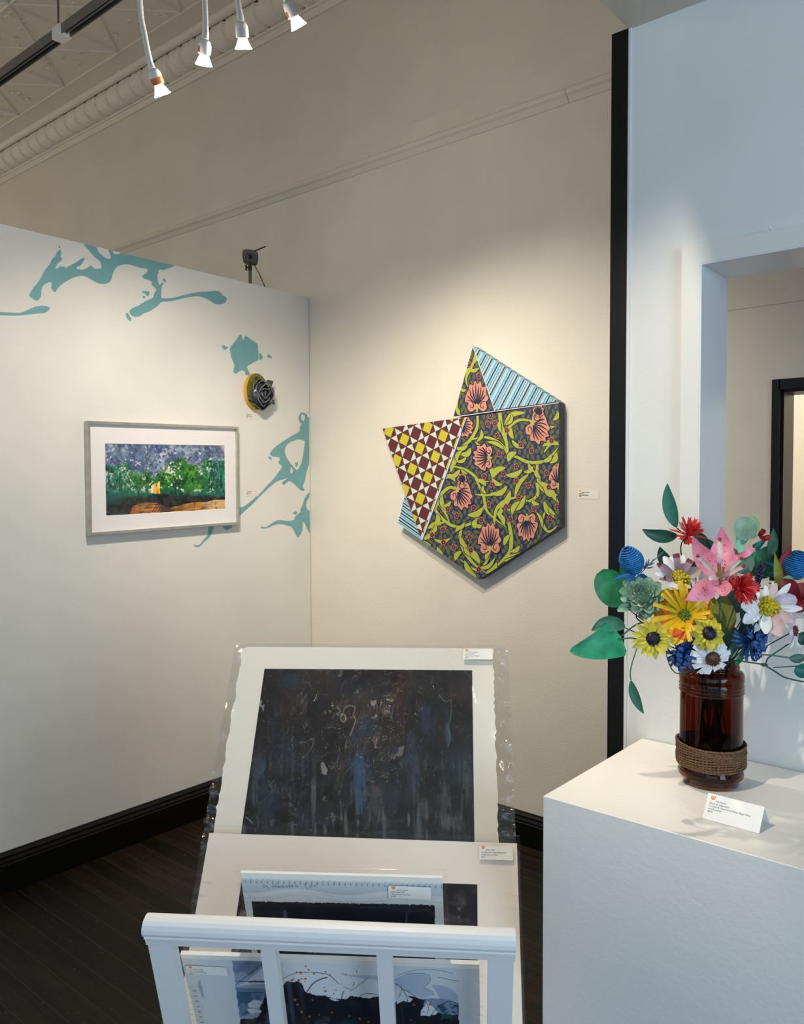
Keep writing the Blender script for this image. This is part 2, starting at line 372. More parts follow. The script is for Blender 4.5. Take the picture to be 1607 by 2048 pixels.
LO = [([(1490,268),(1475,285),(1470,310),(1480,330),(1488,343),(1478,362),(1478,385),(1455,400),(1420,420),(1380,445),(1330,480),(1305,505),(1290,530),(1310,545),(1345,550),(1352,565),(1342,585),(1360,600),(1365,615),(1340,650),(1310,690),(1275,725),(1240,765),(1200,800),(1160,835),(1120,862),(1085,868),(1085,925),(1130,890),(1170,855),(1220,805),(1260,765),(1300,728),(1340,700),(1380,687),(1402,683),(1390,692),(1370,705),(1370,720),(1385,720),(1405,702),(1425,705),(1450,725),(1475,750),(1500,763),(1510,755),(1498,735),(1510,700),(1520,650),(1535,600),(1546,560),(1546,310),(1532,300),(1522,288),(1510,272)],
       [[(1492,279),(1510,290),(1508,312),(1500,322),(1486,305)],[(1470,437),(1505,445),(1510,460),(1500,530),(1490,580),(1470,622),(1455,628),(1435,605),(1415,580),(1395,550),(1385,515),(1392,480),(1420,455)],[(1424,612),(1434,630),(1430,653),(1419,640)]]),
 ([(1447,580),(1455,588),(1467,575),(1465,600),(1455,613)],[]),
 ([(1546,768),(1520,790),(1505,820),(1495,855),(1482,880),(1485,895),(1470,905),(1450,925),(1440,945),(1400,952),(1350,945),(1315,958),(1275,985),(1255,990),(1232,985),(1240,998),(1280,995),(1310,980),(1350,970),(1400,980),(1430,992),(1445,1020),(1465,1055),(1480,1040),(1495,1010),(1497,962),(1510,965),(1525,1000),(1546,1028),(1546,900),(1526,880),(1518,850),(1526,820),(1546,790)],[]),
 ([(1435,900),(1455,890),(1462,900),(1450,912)],[]),
 ([(905,985),(935,985),(920,1040),(900,1065),(875,1085),(850,1112),(825,1115),(810,1100),(830,1105),(850,1098),(880,1060),(900,1035)],[]),
 ([(995,985),(1055,985),(1030,1006),(1010,1006)],[]),([(1280,545),(1300,552),(1297,567),(1283,555)],[]),
 ([(1521,266),(1525,266),(1525,274),(1521,274)],[]),([(1521,280),(1525,280),(1525,292),(1521,292)],[])]
mb = MB(); Xm = XP+.0006
def onp(p): 
    q = on_x(p[0], p[1], Xm); return (Xm, min(q[1], YB-.008), min(q[2], PT-.001))
for P in UP: mb.poly([onp(q) for q in spline([c2(*p) for p in P], 3)])
for P, H in LO: mb.poly([onp(q) for q in spline([c3(*p) for p in P], 3)], 0, [[onp(q) for q in spline([c3(*p) for p in h], 3)] for h in H])
build('mural', mb, M_teal, wl, label='teal splatter mural painted on the white partition')

# baseboards (moulded top edge)
def bb_prof(t=.02, h=.15): return [(0, 0), (t, 0), (t, h-.045), (t-.003, h-.04), (t-.001, h-.033), (t-.006, h-.022), (t-.005, h-.014), (t-.012, h-.004), (t-.013, h), (0, h)]
mb = MB(); mb.sweep([(XP+a, .2, z) for a, z in bb_prof()], (0, .2, 0), (0, YB-.005, 0)); struct('baseboard_left', mb, M_black)
mb = MB(); mb.sweep([(XP, YB-a, z) for a, z in bb_prof(.02, .135)], (XP, 0, 0), (-.985, 0, 0)); mb.sweep([(-.985, YB-a, z) for a, z in bb_prof(.02, .135)], (-.985, 0, 0), (xo, 0, 0)); struct('baseboard_back', mb, M_black)

# picture rail with the flat band above it
mb = MB()
pr = [(0, 2.964), (.006, 2.966), (.012, 2.975), (.02, 2.985), (.032, 2.992), (.037, 3.0), (.036, 3.008), (.03, 3.014), (.02, 3.016), (.02, 3.02), (0, 3.021)]
for x0, x1 in ((-8.1, -1.535), (-1.533, 2.5)): mb.sweep([(x0, YB-a, z) for a, z in pr], (x0, 0, 0), (x1, 0, 0))
mb.box((-8.1, YB-.006, 3.021), (2.5, YB, 3.105))
struct('trim_3', mb, M_wall)

# cornice: ribbed cove between a bead at the ceiling and flat fillets on the wall
mb = MB()
mb.box((-8.1, YB-.012, 3.80), (2.5, YB, 3.838)); mb.box((-8.1, YB-.022, 3.838), (2.5, YB, 3.852))
yb = 2.728
def corn(i, j):
    x = -8.1+i*10.6; a = j*PI/2; k = (x+.022*math.sin(a*2))/.13; q = abs((k % 1)-.5)*2
    r = .098-.014*max(0, (q-.80)/.2)**.7+.0035*math.sin(k*2*PI*2.5+a*11)*math.sin(a*7+k*3)
    return (x, YB-.018-r*math.sin(a)*.95, 3.852+.098-r*math.cos(a))
mb.grid(corn, 1500, 12)
bead = [(yb-.006+.024*math.cos(t), CEIL-.012+.024*math.sin(t)) for t in np.linspace(PI, 2*PI, 11)]
mb.prism([(-8.1, y, z) for y, z in bead]+[(-8.1, yb+.018, CEIL), (-8.1, yb-.03, CEIL)], (10.6, 0, 0), smooth=True)
mb.box((-8.1, yb-.135, CEIL-.005), (2.5, yb-.03, CEIL)); mb.box((-8.1, yb-.145, CEIL-.009), (2.5, yb-.135, CEIL))
struct('trim_4', mb, M_tin)

# right-hand white wall with a cased window opening through to the passage behind
q0, q1 = on_y(1363, 497, YW-.016), on_y(1399.5, 526.5, YW-.016)
OX0, OX1, OZ1 = float(q1[0]), .42, float(q1[2])
sill = on_y(1530, 1160.5, 1.786)[2]
WX = -.745
mb = MB()
mb.box((WX, YW, 0), (OX0, YW+.12, CEIL)); mb.box((OX1, YW, 0), (2.6, YW+.12, CEIL)); mb.box((OX0, YW, OZ1), (OX1, YW+.12, CEIL)); mb.box((OX0, YW, 0), (OX1, YW+.12, sill-.02))
struct('wall_right', mb, M_white)
mb = MB(); mb.box((WX-.037, YW-.006, 0), (WX, YW+.122, SOF)); struct('trim_5', mb, M_black)
mb = MB(); mb.box((WX, YW-.004, 0), (WX+.006, YW, SOF)); struct('trim_6', mb, M_white)
# casing (mitred boards) and jamb lining of the opening
mb = MB(); t = t_case = .016; w = float(q1[0]-q0[0])
def board(pts): mb.prism([(x, YW-t, z) for x, z in pts], (0, t, 0))
board([(OX0-w, sill-w), (OX0-w, OZ1+w), (OX0, OZ1), (OX0, sill)])
board([(OX0-w, OZ1+w), (OX1+w, OZ1+w), (OX1, OZ1), (OX0, OZ1)])
board([(OX1+w, OZ1+w), (OX1+w, sill-w), (OX1, sill), (OX1, OZ1)])
board([(OX0-w, sill-w), (OX0, sill), (OX1, sill), (OX1+w, sill-w)])
wf = struct('window_1', mb, M_trim)
mb = MB()
yj = YW-t+.001
mb.box((OX0, yj, sill), (OX0+.003, 1.786, OZ1-.003)); mb.box((OX1-.003, yj, sill), (OX1, 1.786, OZ1-.003)); mb.box((OX0, yj, OZ1-.003), (OX1, 1.786, OZ1)); mb.box((OX0, yj, sill-.019), (OX1, 1.786, sill))
build('jamb', mb, M_jamb, wf)
# soffit over the shop-window bay
mb = MB(); mb.box((WX, -2.05, SOF), (2.6, YW, SOF+.3)); struct('ceiling_bay', mb, M_soffit)
# ================================================================ LIGHT
def area(name, loc, target, sx_, sy_, power, color):
    l = bpy.data.lights.new(name, 'AREA'); l.shape = 'RECTANGLE'; l.size = sx_; l.size_y = sy_; l.energy = power; l.color = color
    o = bpy.data.objects.new(name, l); COL.objects.link(o); o.location = loc
    o.rotation_euler = (Vector(target)-Vector(loc)).to_track_quat('-Z', 'Y').to_euler(); return o
def spot(name, loc, target, power, deg=45, blend=.7, color=(1, .83, .62), r=.02):
    l = bpy.data.lights.new(name, 'SPOT'); l.energy = power; l.color = color; l.spot_size = math.radians(deg); l.spot_blend = blend; l.shadow_soft_size = r
    o = bpy.data.objects.new(name, l); COL.objects.link(o); o.location = loc
    o.rotation_euler = (Vector(target)-Vector(loc)).to_track_quat('-Z', 'Y').to_euler(); return o
DAY = (.60, .81, 1.0)
area('shopfront daylight', (1.2, -1.95, 1.45), (.2, 2, 1.2), 2.8, 1.9, 19, DAY)
area('side window daylight', (2.5, .2, 1.55), (-.5, 1.2, 1.2), 1.8, 1.7, 68, DAY)
area('beyond room light', (-.4, 3.7, 3.6), (-.4, 4.5, 1.2), 1.2, .8, 75, (1, .9, .74))
w = bpy.data.worlds.new('sky'); S.world = w; w.use_nodes = True
bg = w.node_tree.nodes['Background']; bg.inputs[0].default_value = (.55, .72, 1, 1); bg.inputs[1].default_value = .6
WARM = (1, .88, .70)
spot('track lamp light wall a', (-2.0, 1.36, 2.58), (-2.3, YB, 1.05), 76, 88, 1, WARM)
spot('track lamp light wall b', (-1.74, 1.61, 2.78), (-1.7, YB, 1.05), 76, 88, 1, WARM)
spot('track lamp light partition a', (-1.95, 1.44, 2.67), (XP, 1.85, 1.0), 58, 92, 1, WARM)
spot('track lamp light partition b', (-1.85, 1.51, 2.71), (XP, 2.4, 1.4), 26, 70, 1, WARM)
spot('track lamp light flowers', (-.86, -.02, 2.82), (-.43, 1.647, 1.34), 112, 38, .7, WARM, .022)
spot('track lamp light prints', (-1.5, 1.49, 2.85), (-1.1, 1.15, .9), 112, 50, .8, WARM)
spot('added warm bounce light a', (-5.6, 1.2, 2.9), (-8.1, .5, 2.5), 250, 130, 1, (1, .92, .8))  # unseen spot added for warm bounce on the ceiling and upper walls
spot('added warm bounce light b', (-5.2, -.6, 2.9), (-5.2, -2.0, 2.5), 250, 130, 1, (1, .92, .8))  # second added fill spot, no fixture, aimed at the front wall for bounce
S.view_settings.exposure = 0
# ================================================================ CEILING TRACK AND LAMPS
M_steel = mat('grey track metal', (112, 112, 110), rough=.4, metal=.6)
M_dark = mat('track slot black', (22, 22, 22), rough=.5)
M_lampw = mat('white lamp enamel', (226, 226, 224), rough=.35)
M_copper = mat('copper band', (206, 116, 56), rough=.35, metal=.25)
M_sticker = mat('brown sticker', (140, 70, 40), rough=.5)
M_foil = mat('silver lamp sticker', (176, 178, 180), rough=.4, metal=.5)
M_bulb = mat('lit bulb glass', (255, 244, 220), rough=.2, emit=(255, 240, 208), estr=1.5)
M_bulbrim = mat('lit bulb rim', (255, 248, 228), rough=.2, emit=(255, 244, 220), estr=4)
M_bulbface = mat('lit bulb face', (255, 250, 235), rough=.2, emit=(255, 246, 225), estr=9)
ZT, YT = 3.10, 1.49
tr = thing('lighting_track', 'grey ceiling lighting track hung on thin rods below the pressed tin ceiling', 'lighting track', (-3.2, YT, ZT))
mb = MB(); x0, x1, xj = -5.2, -.95, -2.86
mb.box((x0, YT-.018, ZT), (x1, YT-.014, ZT+.034)); mb.box((x0, YT+.014, ZT), (x1, YT+.018, ZT+.034)); mb.box((x0, YT-.014, ZT+.028), (x1, YT+.014, ZT+.034))
mb.box((x0, YT-.004, ZT+.006), (x1, YT+.004, ZT+.03))
build('rail', mb, M_steel, tr)
mb = MB(); mb.box((x0, YT-.0139, ZT+.02), (xj, YT-.004, ZT+.0279)); mb.box((x0, YT+.004, ZT+.02), (xj, YT+.0139, ZT+.0279)); build('conductor', mb, M_dark, tr)
mb = MB(); mb.box((xj, YT-.021, ZT-.003), (xj+.06, YT+.021, ZT+.037)); build('coupler', mb, M_lampw, tr, label='pale coupler joining two track lengths')
for px_, py_ in ((117, 62), (195, 5)):
    q = on_y(px_, py_, YT)
    mb = MB(); mb.tube([(q[0], YT, ZT+.034), (q[0], YT, CEIL)], .004, 6); build('hanging_rod', mb, M_steel, tr)
LAMPS = [ # bulb mouth px, socket top px, neck start px, depth, label
 ((325.5, 191), (305, 139), [(300, 125), (289, 70), (281, 20), (283, -60)], 2.30, 'leftmost gooseneck track lamp, lit, with a broad copper band', 'band'),
 ((407, 131), (410, 80), [(411, 60), (410, 20), (408, -30), (405, -90)], 2.30, 'second gooseneck track lamp from the left, tilted, with small brown sticker', 'sticker'),
 ((487, 99), (482, 44), [(479, 25), (474, -10), (472, -50), (472, -110)], 2.30, 'third gooseneck track lamp from the left, hanging straight, with silver sticker', 'foil'),
 ((598, 55), (574, 3), [(569, -10), (560, -50), (552, -90), (550, -150)], 2.30, 'rightmost gooseneck track lamp, cut by the top of the photo', 'sticker')]
for (bx, by), (sx0, sy0), neck, d, lab, deco in LAMPS:
    mouth = Vector(at_depth(bx, by, d+.034)); top = Vector(at_depth(sx0, sy0, d)); ax = (top-mouth).normalized(); Ls = (top-mouth).length
    x = ax.orthogonal().normalized(); y = ax.cross(x)
    T = thing('gooseneck_track_lamp', lab, 'track lamp', M=frame_M(mouth, x, y, ax), group='gooseneck lamps on the ceiling track')
    M = WM[T.name]
    npts = [top]+[Vector(at_depth(a, c, d)) for a, c in neck]
    end = Vector((npts[-1].x, YT, ZT-.002)); npts += [npts[-1].lerp(end, .6)+Vector((0, 0, .03)), end]
    path = spline([tuple(p) for p in npts], 12, False)
    mb = MB(); n = len(path)
    mb.tube(path, [(.0085 if k % 2 else .0075) if k > 14 else (.0098-.0012*(k > 10)) for k in range(n)], 10); build('gooseneck', mb, M_lampw, T)
    mb = MB(); h0 = .027
    mb.lathe([(.0, Ls), (.011, Ls), (.0145, Ls-.003), (.018, Ls-.012), (.0187, Ls-.02), (.0185, h0+.004), (.0175, h0+.002), (0, h0+.002)], M, 24); so = build('socket', mb, M_lampw, T)
    if deco == 'band':
        mb = MB(); mb.lathe([(.0187, h0+.003), (.0189, h0+.004), (.0189, h0+.019), (.0187, h0+.02)], M, 24); build('copper_band', mb, M_copper, so)
    else:
        mb = MB(); mm = M_sticker if deco == 'sticker' else M_foil
        toc = M.inverted() @ Vector(EYE); a0 = math.atan2(toc.y, toc.x); side = x*math.cos(a0)+y*math.sin(a0)
        rgt = Vector(AX[0]); ar = math.atan2(rgt.dot(y), rgt.dot(x)); sgn = 1 if math.sin(ar-a0) > 0 else -1
        lo, hi, wd = (h0+.006, h0+.022, .3) if deco == 'sticker' else (h0+.003, h0+.026, .95)
        cen = a0-sgn*(1.05 if deco == 'sticker' else 0.)
        def fn(i, j):
            a = cen+(i-.5)*2*wd; return M @ Vector((.0189*math.cos(a), .0189*math.sin(a), lo+(hi-lo)*j))
        mb.grid(fn, 8, 1); build('sticker', mb, mm, so)
    mb = MB(); mb.lathe([(.0125, h0+.003), (.0135, h0-.001), (.0232, .0045)], M, 28); mb.lathe([(.0232, .0045), (.0247, .003), (.0247, .0008), (.0235, 0)], M, 28, 1)
    bl = build('bulb', mb, [M_bulb, M_bulbrim], T, label='lit reflector bulb')
    mb = MB(); mb.lathe([(.0235, 0), (.022, .003), (.012, .006), (0, .007)], M, 28); build('bulb_face', mb, M_bulbface, bl)

    pl = bpy.data.lights.new('track lamp spill', 'POINT'); pl.energy = 2.2; pl.color = (1, .88, .70); pl.shadow_soft_size = .02
    po = bpy.data.objects.new('track lamp spill', pl); COL.objects.link(po); po.location = mouth-ax*.024
# ================================================================ SECURITY CAMERA BEHIND THE PARTITION TOP
M_plblack = mat('black plastic', (16, 16, 17), rough=.4)
M_plgrey = mat('grey plastic visor', (84, 78, 68), rough=.5)
M_tubegrey = mat('grey stand tube', (98, 92, 84), rough=.35, metal=.5)
M_led = mat('infrared led glass', (120, 120, 118), rough=.2)
M_redled = mat('red led', (220, 60, 70), rough=.3, emit=(230, 50, 60), estr=.8)
XC = XP-.06
def oc(x, y, dx=0): return Vector(on_x(x, y, XC+dx))
base = oc(499, 566); base.z = PT
T = thing('surveillance_camera', 'small black surveillance camera on a short stand above the partition top', 'camera', base)
r = Vector((-EYE[0]+0, 0, 0))
fw = (Vector(EYE)-oc(501, 514)); fw.z = 0; fw.normalize(); rt = Vector((0, 0, 1)).cross(fw); up = Vector((0, 0, 1))
ps = (oc(501, 514)-Vector(EYE)).dot(Vector(AX[2]))/F_PX    # metres per photo pixel here
Oc = oc(500.5, 514)
def L3(a, b_, c=0): return Oc+rt*(a*ps)+up*(b_*ps)+fw*(c*ps)
body = [(-15, 9), (-12, 12), (-6, 13), (4, 12.5), (11, 10), (14.5, 7), (15.5, 1), (14.5, -7), (12, -11), (8, -12), (-2, -11.5), (-11, -9), (-14, -6), (-15.5, 0)]
mb = MB(); sp_ = spline(body, 3)
mb.prism([L3(a, b_, 6) for a, b_ in sp_], fw*(-24*ps), smooth=True); cb_ = build('camera_body', mb, M_plblack, T)
mb = MB(); mb.prism([L3(a, b_, 6.2) for a, b_ in spline([(-14, 8), (-12, 10), (-4, 10.5), (5, 9.5), (11, 7), (14, 4), (14, .5), (8, 3.2), (0, 4.6), (-7, 4.3), (-13, 2.5)], 3)], fw*(1.5*ps)); build('visor', mb, M_plgrey, cb_)
mb = MB(); mb.lathe([(0, 3*ps), (3.2*ps, 2.6*ps), (4*ps, 0)], frame_M(L3(0, -1.5, 6), rt, up, fw), 20); build('lens', mb, mat('lens glass', (5, 5, 7), rough=.08), cb_)
for k in range(14):
    side = -1 if k < 7 else 1; a = 2*PI*(k % 7)/7
    p = L3(side*8.4+3.6*math.cos(a), -2.6+3.6*math.sin(a)*1.0, 6)
    red = (k == 3)
    mb = MB(); mb.lathe([(0, 1.2*ps), (.8*ps, .8*ps), (1.0*ps, 0)], frame_M(p, rt, up, fw), 8); build('led', mb, M_redled if red else M_led, cb_)
mb = MB(); mb.tube([L3(4, 12, -6), L3(6, 13.5, -8), L3(30, 25, -10)], [1.6*ps, 1.5*ps, 1.2*ps], 10); build('antenna', mb, M_plblack, T)
mb = MB(); pz = [L3(-1, -12, -4), L3(-1, -15, -4)]; mb.tube(pz, 1.6*ps, 10); mb.tube([L3(-1, -14, -4), L3(-1, -26, -4)], [3.4*ps, 4*ps], 14); mb.tube([L3(-1, -20, -4), L3(-8, -20, -4)], 1.3*ps, 8); mb.tube([L3(-8.5, -15, -4), L3(-8.5, -26, -4)], 2*ps, 10); build('swivel_joint', mb, M_plblack, T)
mb = MB(); pb = L3(-1, -26, -4); mb.tube([pb, (pb.x, pb.y, PT)], 3.1*ps, 14); build('stand_tube', mb, M_tubegrey, T)
mb = MB(); q = oc(533, 574); mb.tube([L3(6, -11, -8), L3(16, -28, -8), (q.x, q.y, PT+.004), (q.x-.05, q.y+.03, PT+.003)], .9*ps, 6); build('cable', mb, M_plblack, T)

# ================================================================ FRAMED WATERCOLOUR ON THE PARTITION
M_frame = mat('brushed silver frame', (196, 194, 188), rough=.3, metal=.55, noise=.12, nscale=20.)
M_mat = mat('white mount board', (238, 234, 236), rough=.7)
M_paint = painted_mat('watercolour paint on paper', .7)
def glass_mat(name, tint=(1, 1, 1), gl=.06, rough=.02, bump=0., bs=20., fres=True, dist=.01):
    if name in MATS: return MATS[name]
    m = bpy.data.materials.new(name); m.use_nodes = True; nt = m.node_tree
    for n in list(nt.nodes):
        if n.type == 'BSDF_PRINCIPLED': nt.nodes.remove(n)
    o = nt.nodes['Material Output']
    t = nt.nodes.new('ShaderNodeBsdfTransparent'); t.inputs[0].default_value = (*tint, 1)
    g = nt.nodes.new('ShaderNodeBsdfGlossy'); g.inputs['Roughness'].default_value = rough
    mx = nt.nodes.new('ShaderNodeMixShader')
    lw = nt.nodes.new('ShaderNodeLayerWeight'); lw.inputs['Blend'].default_value = .5
    pw = nt.nodes.new('ShaderNodeMath'); pw.operation = 'POWER'; pw.inputs[1].default_value = 4.
    ma = nt.nodes.new('ShaderNodeMath'); ma.operation = 'MULTIPLY_ADD'; ma.inputs[1].default_value = .5; ma.inputs[2].default_value = gl
    nt.links.new(lw.outputs['Facing'], pw.inputs[0]); nt.links.new(pw.outputs[0], ma.inputs[0])
    nt.links.new(ma.outputs[0], mx.inputs[0]); nt.links.new(t.outputs[0], mx.inputs[1]); nt.links.new(g.outputs[0], mx.inputs[2])
    nt.links.new(mx.outputs[0], o.inputs['Surface'])
    if bump:
        tc = nt.nodes.new('ShaderNodeTexCoord'); n = nt.nodes.new('ShaderNodeTexNoise'); n.inputs['Scale'].default_value = bs; n.inputs['Detail'].default_value = 4; n.inputs['Distortion'].default_value = .6
        bp = nt.nodes.new('ShaderNodeBump'); bp.inputs['Strength'].default_value = bump; bp.inputs['Distance'].default_value = dist
        nt.links.new(tc.outputs['Object'], n.inputs['Vector']); nt.links.new(n.outputs['Fac'], bp.inputs['Height'])
        nt.links.new(bp.outputs['Normal'], g.inputs['Normal']); nt.links.new(bp.outputs['Normal'], lw.inputs['Normal'])
    MATS[name] = m; return m
XF = XP+.030
A = on_x(177, 845.5, XF); B = on_x(479, 850.5, XF); Cc = on_x(477, 1052, XF); D = on_x(177, 1067.5, XF)
fy0, fy1 = (A[1]+D[1])/2, (B[1]+Cc[1])/2; fz0, fz1 = (Cc[2]+D[2])/2, (A[2]+B[2])/2
fz = lambda y: fz1+(B[2]-A[2])*((y-fy0)/(fy1-fy0)-.5)       # hangs a touch out of level
dzl = (B[2]-A[2])/(fy1-fy0)
def fr_pt(y, z, x): return (x, y, z+dzl*(y-(fy0+fy1)/2)*.5)
T = thing('framed_watercolour', 'watercolour landscape of green trees in a thin silver frame', 'framed picture', (XP, (fy0+fy1)/2, fz0))
mb = MB(); bw = .011
def fbar(y0, z0, y1, z1):
    c8 = [fr_pt(y0, z0, XP+.004), fr_pt(y1, z0, XP+.004), fr_pt(y1, z1, XP+.004), fr_pt(y0, z1, XP+.004)]
    mb.prism(c8, (XF-XP-.004, 0, 0))
fbar(fy0, fz0, fy0+bw, fz1); fbar(fy1-bw, fz0, fy1, fz1); fbar(fy0+bw, fz0, fy1-bw, fz0+bw); fbar(fy0+bw, fz1-bw, fy1-bw, fz1)
build('frame', mb, M_frame, T)
ip = [on_x(*p, XP+.016) for p in ((210.5, 884.5), (450.5, 893.5), (449.5, 1022), (210.5, 1028))]
iy0, iy1 = (ip[0][1]+ip[3][1])/2, (ip[1][1]+ip[2][1])/2; iz1, iz0 = (ip[0][2]+ip[1][2])/2, (ip[2][2]+ip[3][2])/2
mb = MB(); xm = XP+.018
rect = lambda a0, a1, b0, b1, x: [fr_pt(a0, b0, x), fr_pt(a1, b0, x), fr_pt(a1, b1, x), fr_pt(a0, b1, x)]
mb.poly(rect(fy0+.005, fy1-.005, fz0+.005, fz1-.005, xm), 0, [rect(iy0, iy1, iz0, iz1, xm)])
o_, i_ = rect(iy0, iy1, iz0, iz1, xm), rect(iy0+.0015, iy1-.0015, iz0+.0015, iz1-.0015, xm-.002)
mb.add(o_+i_, [(k, (k+1) % 4, 4+(k+1) % 4, 4+k) for k in range(4)])
build('mount', mb, M_mat, T)
def c7(px, py): return (px-200)*6.18, (py-870)*6.18      # to the close-up's pixels
def paint_landscape(px, py, u, v):
    X, Y = c7(px, py); n = lambda s, k, o=5: fbm(X/s, Y/s, k, o)
    sky = mixc(np.ones(u.shape+(3,))*np.array([150, 165, 190.]), (72, 92, 132), sstep(.35, .62, n(150, 1)))
    sky = mixc(sky, (58, 84, 138), sstep(.56, .7, n(120, 5)))
    dg = fbm((X*.7+Y*.7)/60, (X*.7-Y*.7)/240, 9, 4)
    sky = mixc(sky, (108, 130, 164), sstep(.5, .62, n(46, 13)))
    sky = mixc(sky, (70, 82, 116), sstep(.55, .66, n(34, 15))*.8)
    sky = mixc(sky, (222, 222, 224), np.clip(sstep(.68, .74, n(44, 17, 3))*.8+sstep(.64, .70, dg)*sstep(.45, .6, n(90, 12))*.6, 0, 1))
    sky = mixc(sky, (52, 62, 92), sstep(.62, .68, fbm((X-Y)/40, (X+Y)/90, 21, 4))*.45)
    sky = sky*(.82+.36*fbm(X/20, Y/20, 96, 4))[..., None]
    sky = mixc(sky, (228, 224, 222), (sstep(1350, 1560, X-Y*.35)*sstep(.42, .6, n(70, 31))))
    sky = mixc(sky, (225, 220, 222), sstep(220, 60, X)*sstep(200, 90, Y)*sstep(.45, .6, n(50, 33))*.8)
    edge = 330+(n(170, 40)-.5)*420+150*sstep(250, 520, X)*sstep(860, 620, X)+60*sstep(900, 1200, X)*sstep(1400, 1200, X)
    gm = sstep(-28, 28, Y-edge-(n(22, 44)-.5)*140)
    gr = mixc(np.ones(u.shape+(3,))*np.array([40, 128, 46.]), (96, 168, 40), sstep(.45, .68, n(110, 51)))
    gr = mixc(gr, (16, 80, 44), sstep(.5, .66, n(60, 55))*.85)
    side = np.maximum(sstep(480, 120, X+(n(80, 61)-.5)*260), sstep(1150, 1480, X+(n(80, 62)-.5)*260))
    lum = .55+.9*fbm(X/30, Y/46, 64, 5)
    gr = gr*(1-.8*side[..., None])+(np.array([20, 118, 112.])*lum[..., None])*(.8*side[..., None])
    gr = mixc(gr, (120, 190, 186), side*sstep(.60, .68, fbm(X/22, Y/40, 66, 4))*.7)
    gr = mixc(gr, (206, 222, 218), side*sstep(.55, .60, fbm(X/16, Y/44, 68, 3))*sstep(420, 470, Y)*sstep(740, 690, Y)*sstep(380, 330, X)*.9)
    gr = mixc(gr, (10, 62, 58), side*sstep(.60, .66, fbm(X/14, Y/120, 69, 3))*.8)
    gr = mixc(gr, (18, 100, 92), sstep(600, 740, Y+(n(90, 63)-.5)*220)*.8)
    gr = mixc(gr, (10, 40, 34), sstep(.6, .7, fbm(X/26, Y/80, 71, 3))*.7)
    hol = np.maximum(sstep(.60, .64, n(34, 81, 3)), sstep(.60, .63, n(20, 85, 3))*sstep(640, 200, X))*sstep(740, 670, Y)
    gr = mixc(gr, (222, 226, 218), hol*sstep(.42, .54, n(120, 83)))
    gr = gr*(.78+.44*fbm(X/18, Y/18, 95, 4))[..., None]
    tw = np.minimum(np.abs(fbm(X/60, Y/60, 91, 3)-.5), np.abs(fbm(X/45+9, Y/45, 92, 3)-.5))
    gr = mixc(gr, (12, 46, 30), sstep(.018, .006, tw)*.75)
    gr = mixc(gr, (8, 18, 18), sstep(130, 70, X+(n(30, 94)-.5)*120)*sstep(250, 330, Y)*sstep(480, 400, Y))
    col = mixc(sky, (0, 0, 0), np.zeros(u.shape)); col = sky*(1-gm[..., None])+gr*gm[..., None]
    col = mixc(col, (238, 236, 228), sstep(20, 12, np.abs(np.hypot((X-790)/1.0, (Y-400)/.9)-40))*0+sstep(1.05, .7, np.hypot((X-860)/48, (Y-440)/50))*sstep(.45, .55, n(18, 97))*.8)
    # dark bank and path
    bank = 745+45*np.sin((X-300)/260.)*0+(n(120, 101)-.5)*90+np.where(X < 660, (660-X)*.10, (X-660)*.02)
    bm = sstep(-22, 22, Y-bank)
    dk = mixc(np.ones(u.shape+(3,))*np.array([44, 42, 50.]), (22, 20, 24), sstep(.42, .6, n(80, 103)))
    dk = mixc(dk, (20, 70, 66), sstep(.55, .7, n(60, 105))*.7)
    col = col*(1-bm[..., None])+dk*bm[..., None]
    col = mixc(col, (18, 84, 78), sstep(420, 120, X)*sstep(700, 760, Y)*sstep(900, 820, Y)*.7)
    pth = inside(X, Y, [(370, 980), (400, 890), (470, 850), (600, 835), (700, 840), (860, 900), (1000, 860), (1180, 830), (1300, 830), (1420, 800), (1560, 800), (1560, 980)])
    pth = pth*sstep(.2, .45, n(30, 111)+.1)
    st = fbm(X/120, (Y+.12*X)/9, 113, 3)
    pc = mixc(np.ones(u.shape+(3,))*np.array([150, 104, 62.]), (208, 138, 60), sstep(.45, .6, st))
    pc = mixc(pc, (70, 56, 46), sstep(.5, .66, fbm(X/100, (Y+.1*X)/14, 117, 3))*.8)
    pc = mixc(pc, (228, 200, 150), sstep(1180, 1440, X+(n(60, 119)-.5)*200)*.75)
    pc = mixc(pc, (196, 84, 40), sstep(500, 380, X)*.6)
    pc = mixc(pc, (62, 56, 56), sstep(700, 780, X)*sstep(940, 860, X)*.75)
    col = col*(1-pth[..., None])+pc*pth[..., None]
    for k in range(7):
        x0 = 640+k*34; col = mixc(col, (34, 30, 30), sstep(6, 2, seg_dist(X, Y, [(x0, 955), (x0+46-k*3, 890), (x0+70-k*8, 850)]))*.7)
    # the yellow house with its red door
    hs = inside(X, Y, [(664, 606), (690, 596), (738, 600), (742, 724), (662, 724)]); col = mixc(col, (240, 196, 60), hs*1.)
    col = mixc(col, (246, 226, 150), inside(X, Y, [(700, 604), (738, 606), (738, 660), (716, 650)])*.9)
    col = mixc(col, (226, 150, 30), inside(X, Y, [(690, 720), (704, 650), (728, 690), (724, 722)])*.9)
    col = mixc(col, (236, 224, 210), inside(X, Y, [(632, 626), (662, 612), (660, 716), (628, 716)])*1.)
    col = mixc(col, (150, 40, 30), inside(X, Y, [(692, 606), (704, 606), (704, 642), (694, 640)])*1.)
    col = mixc(col, (240, 210, 90), inside(X, Y, [(718, 576), (740, 574), (742, 604), (718, 604)])*1.)
    sg = sstep(2.6, 1.2, seg_dist(X, Y, [(82, 956), (90, 944), (96, 958), (104, 948), (114, 956), (130, 952)])); col = mixc(col, (150, 150, 150), sg*.8)
    return col
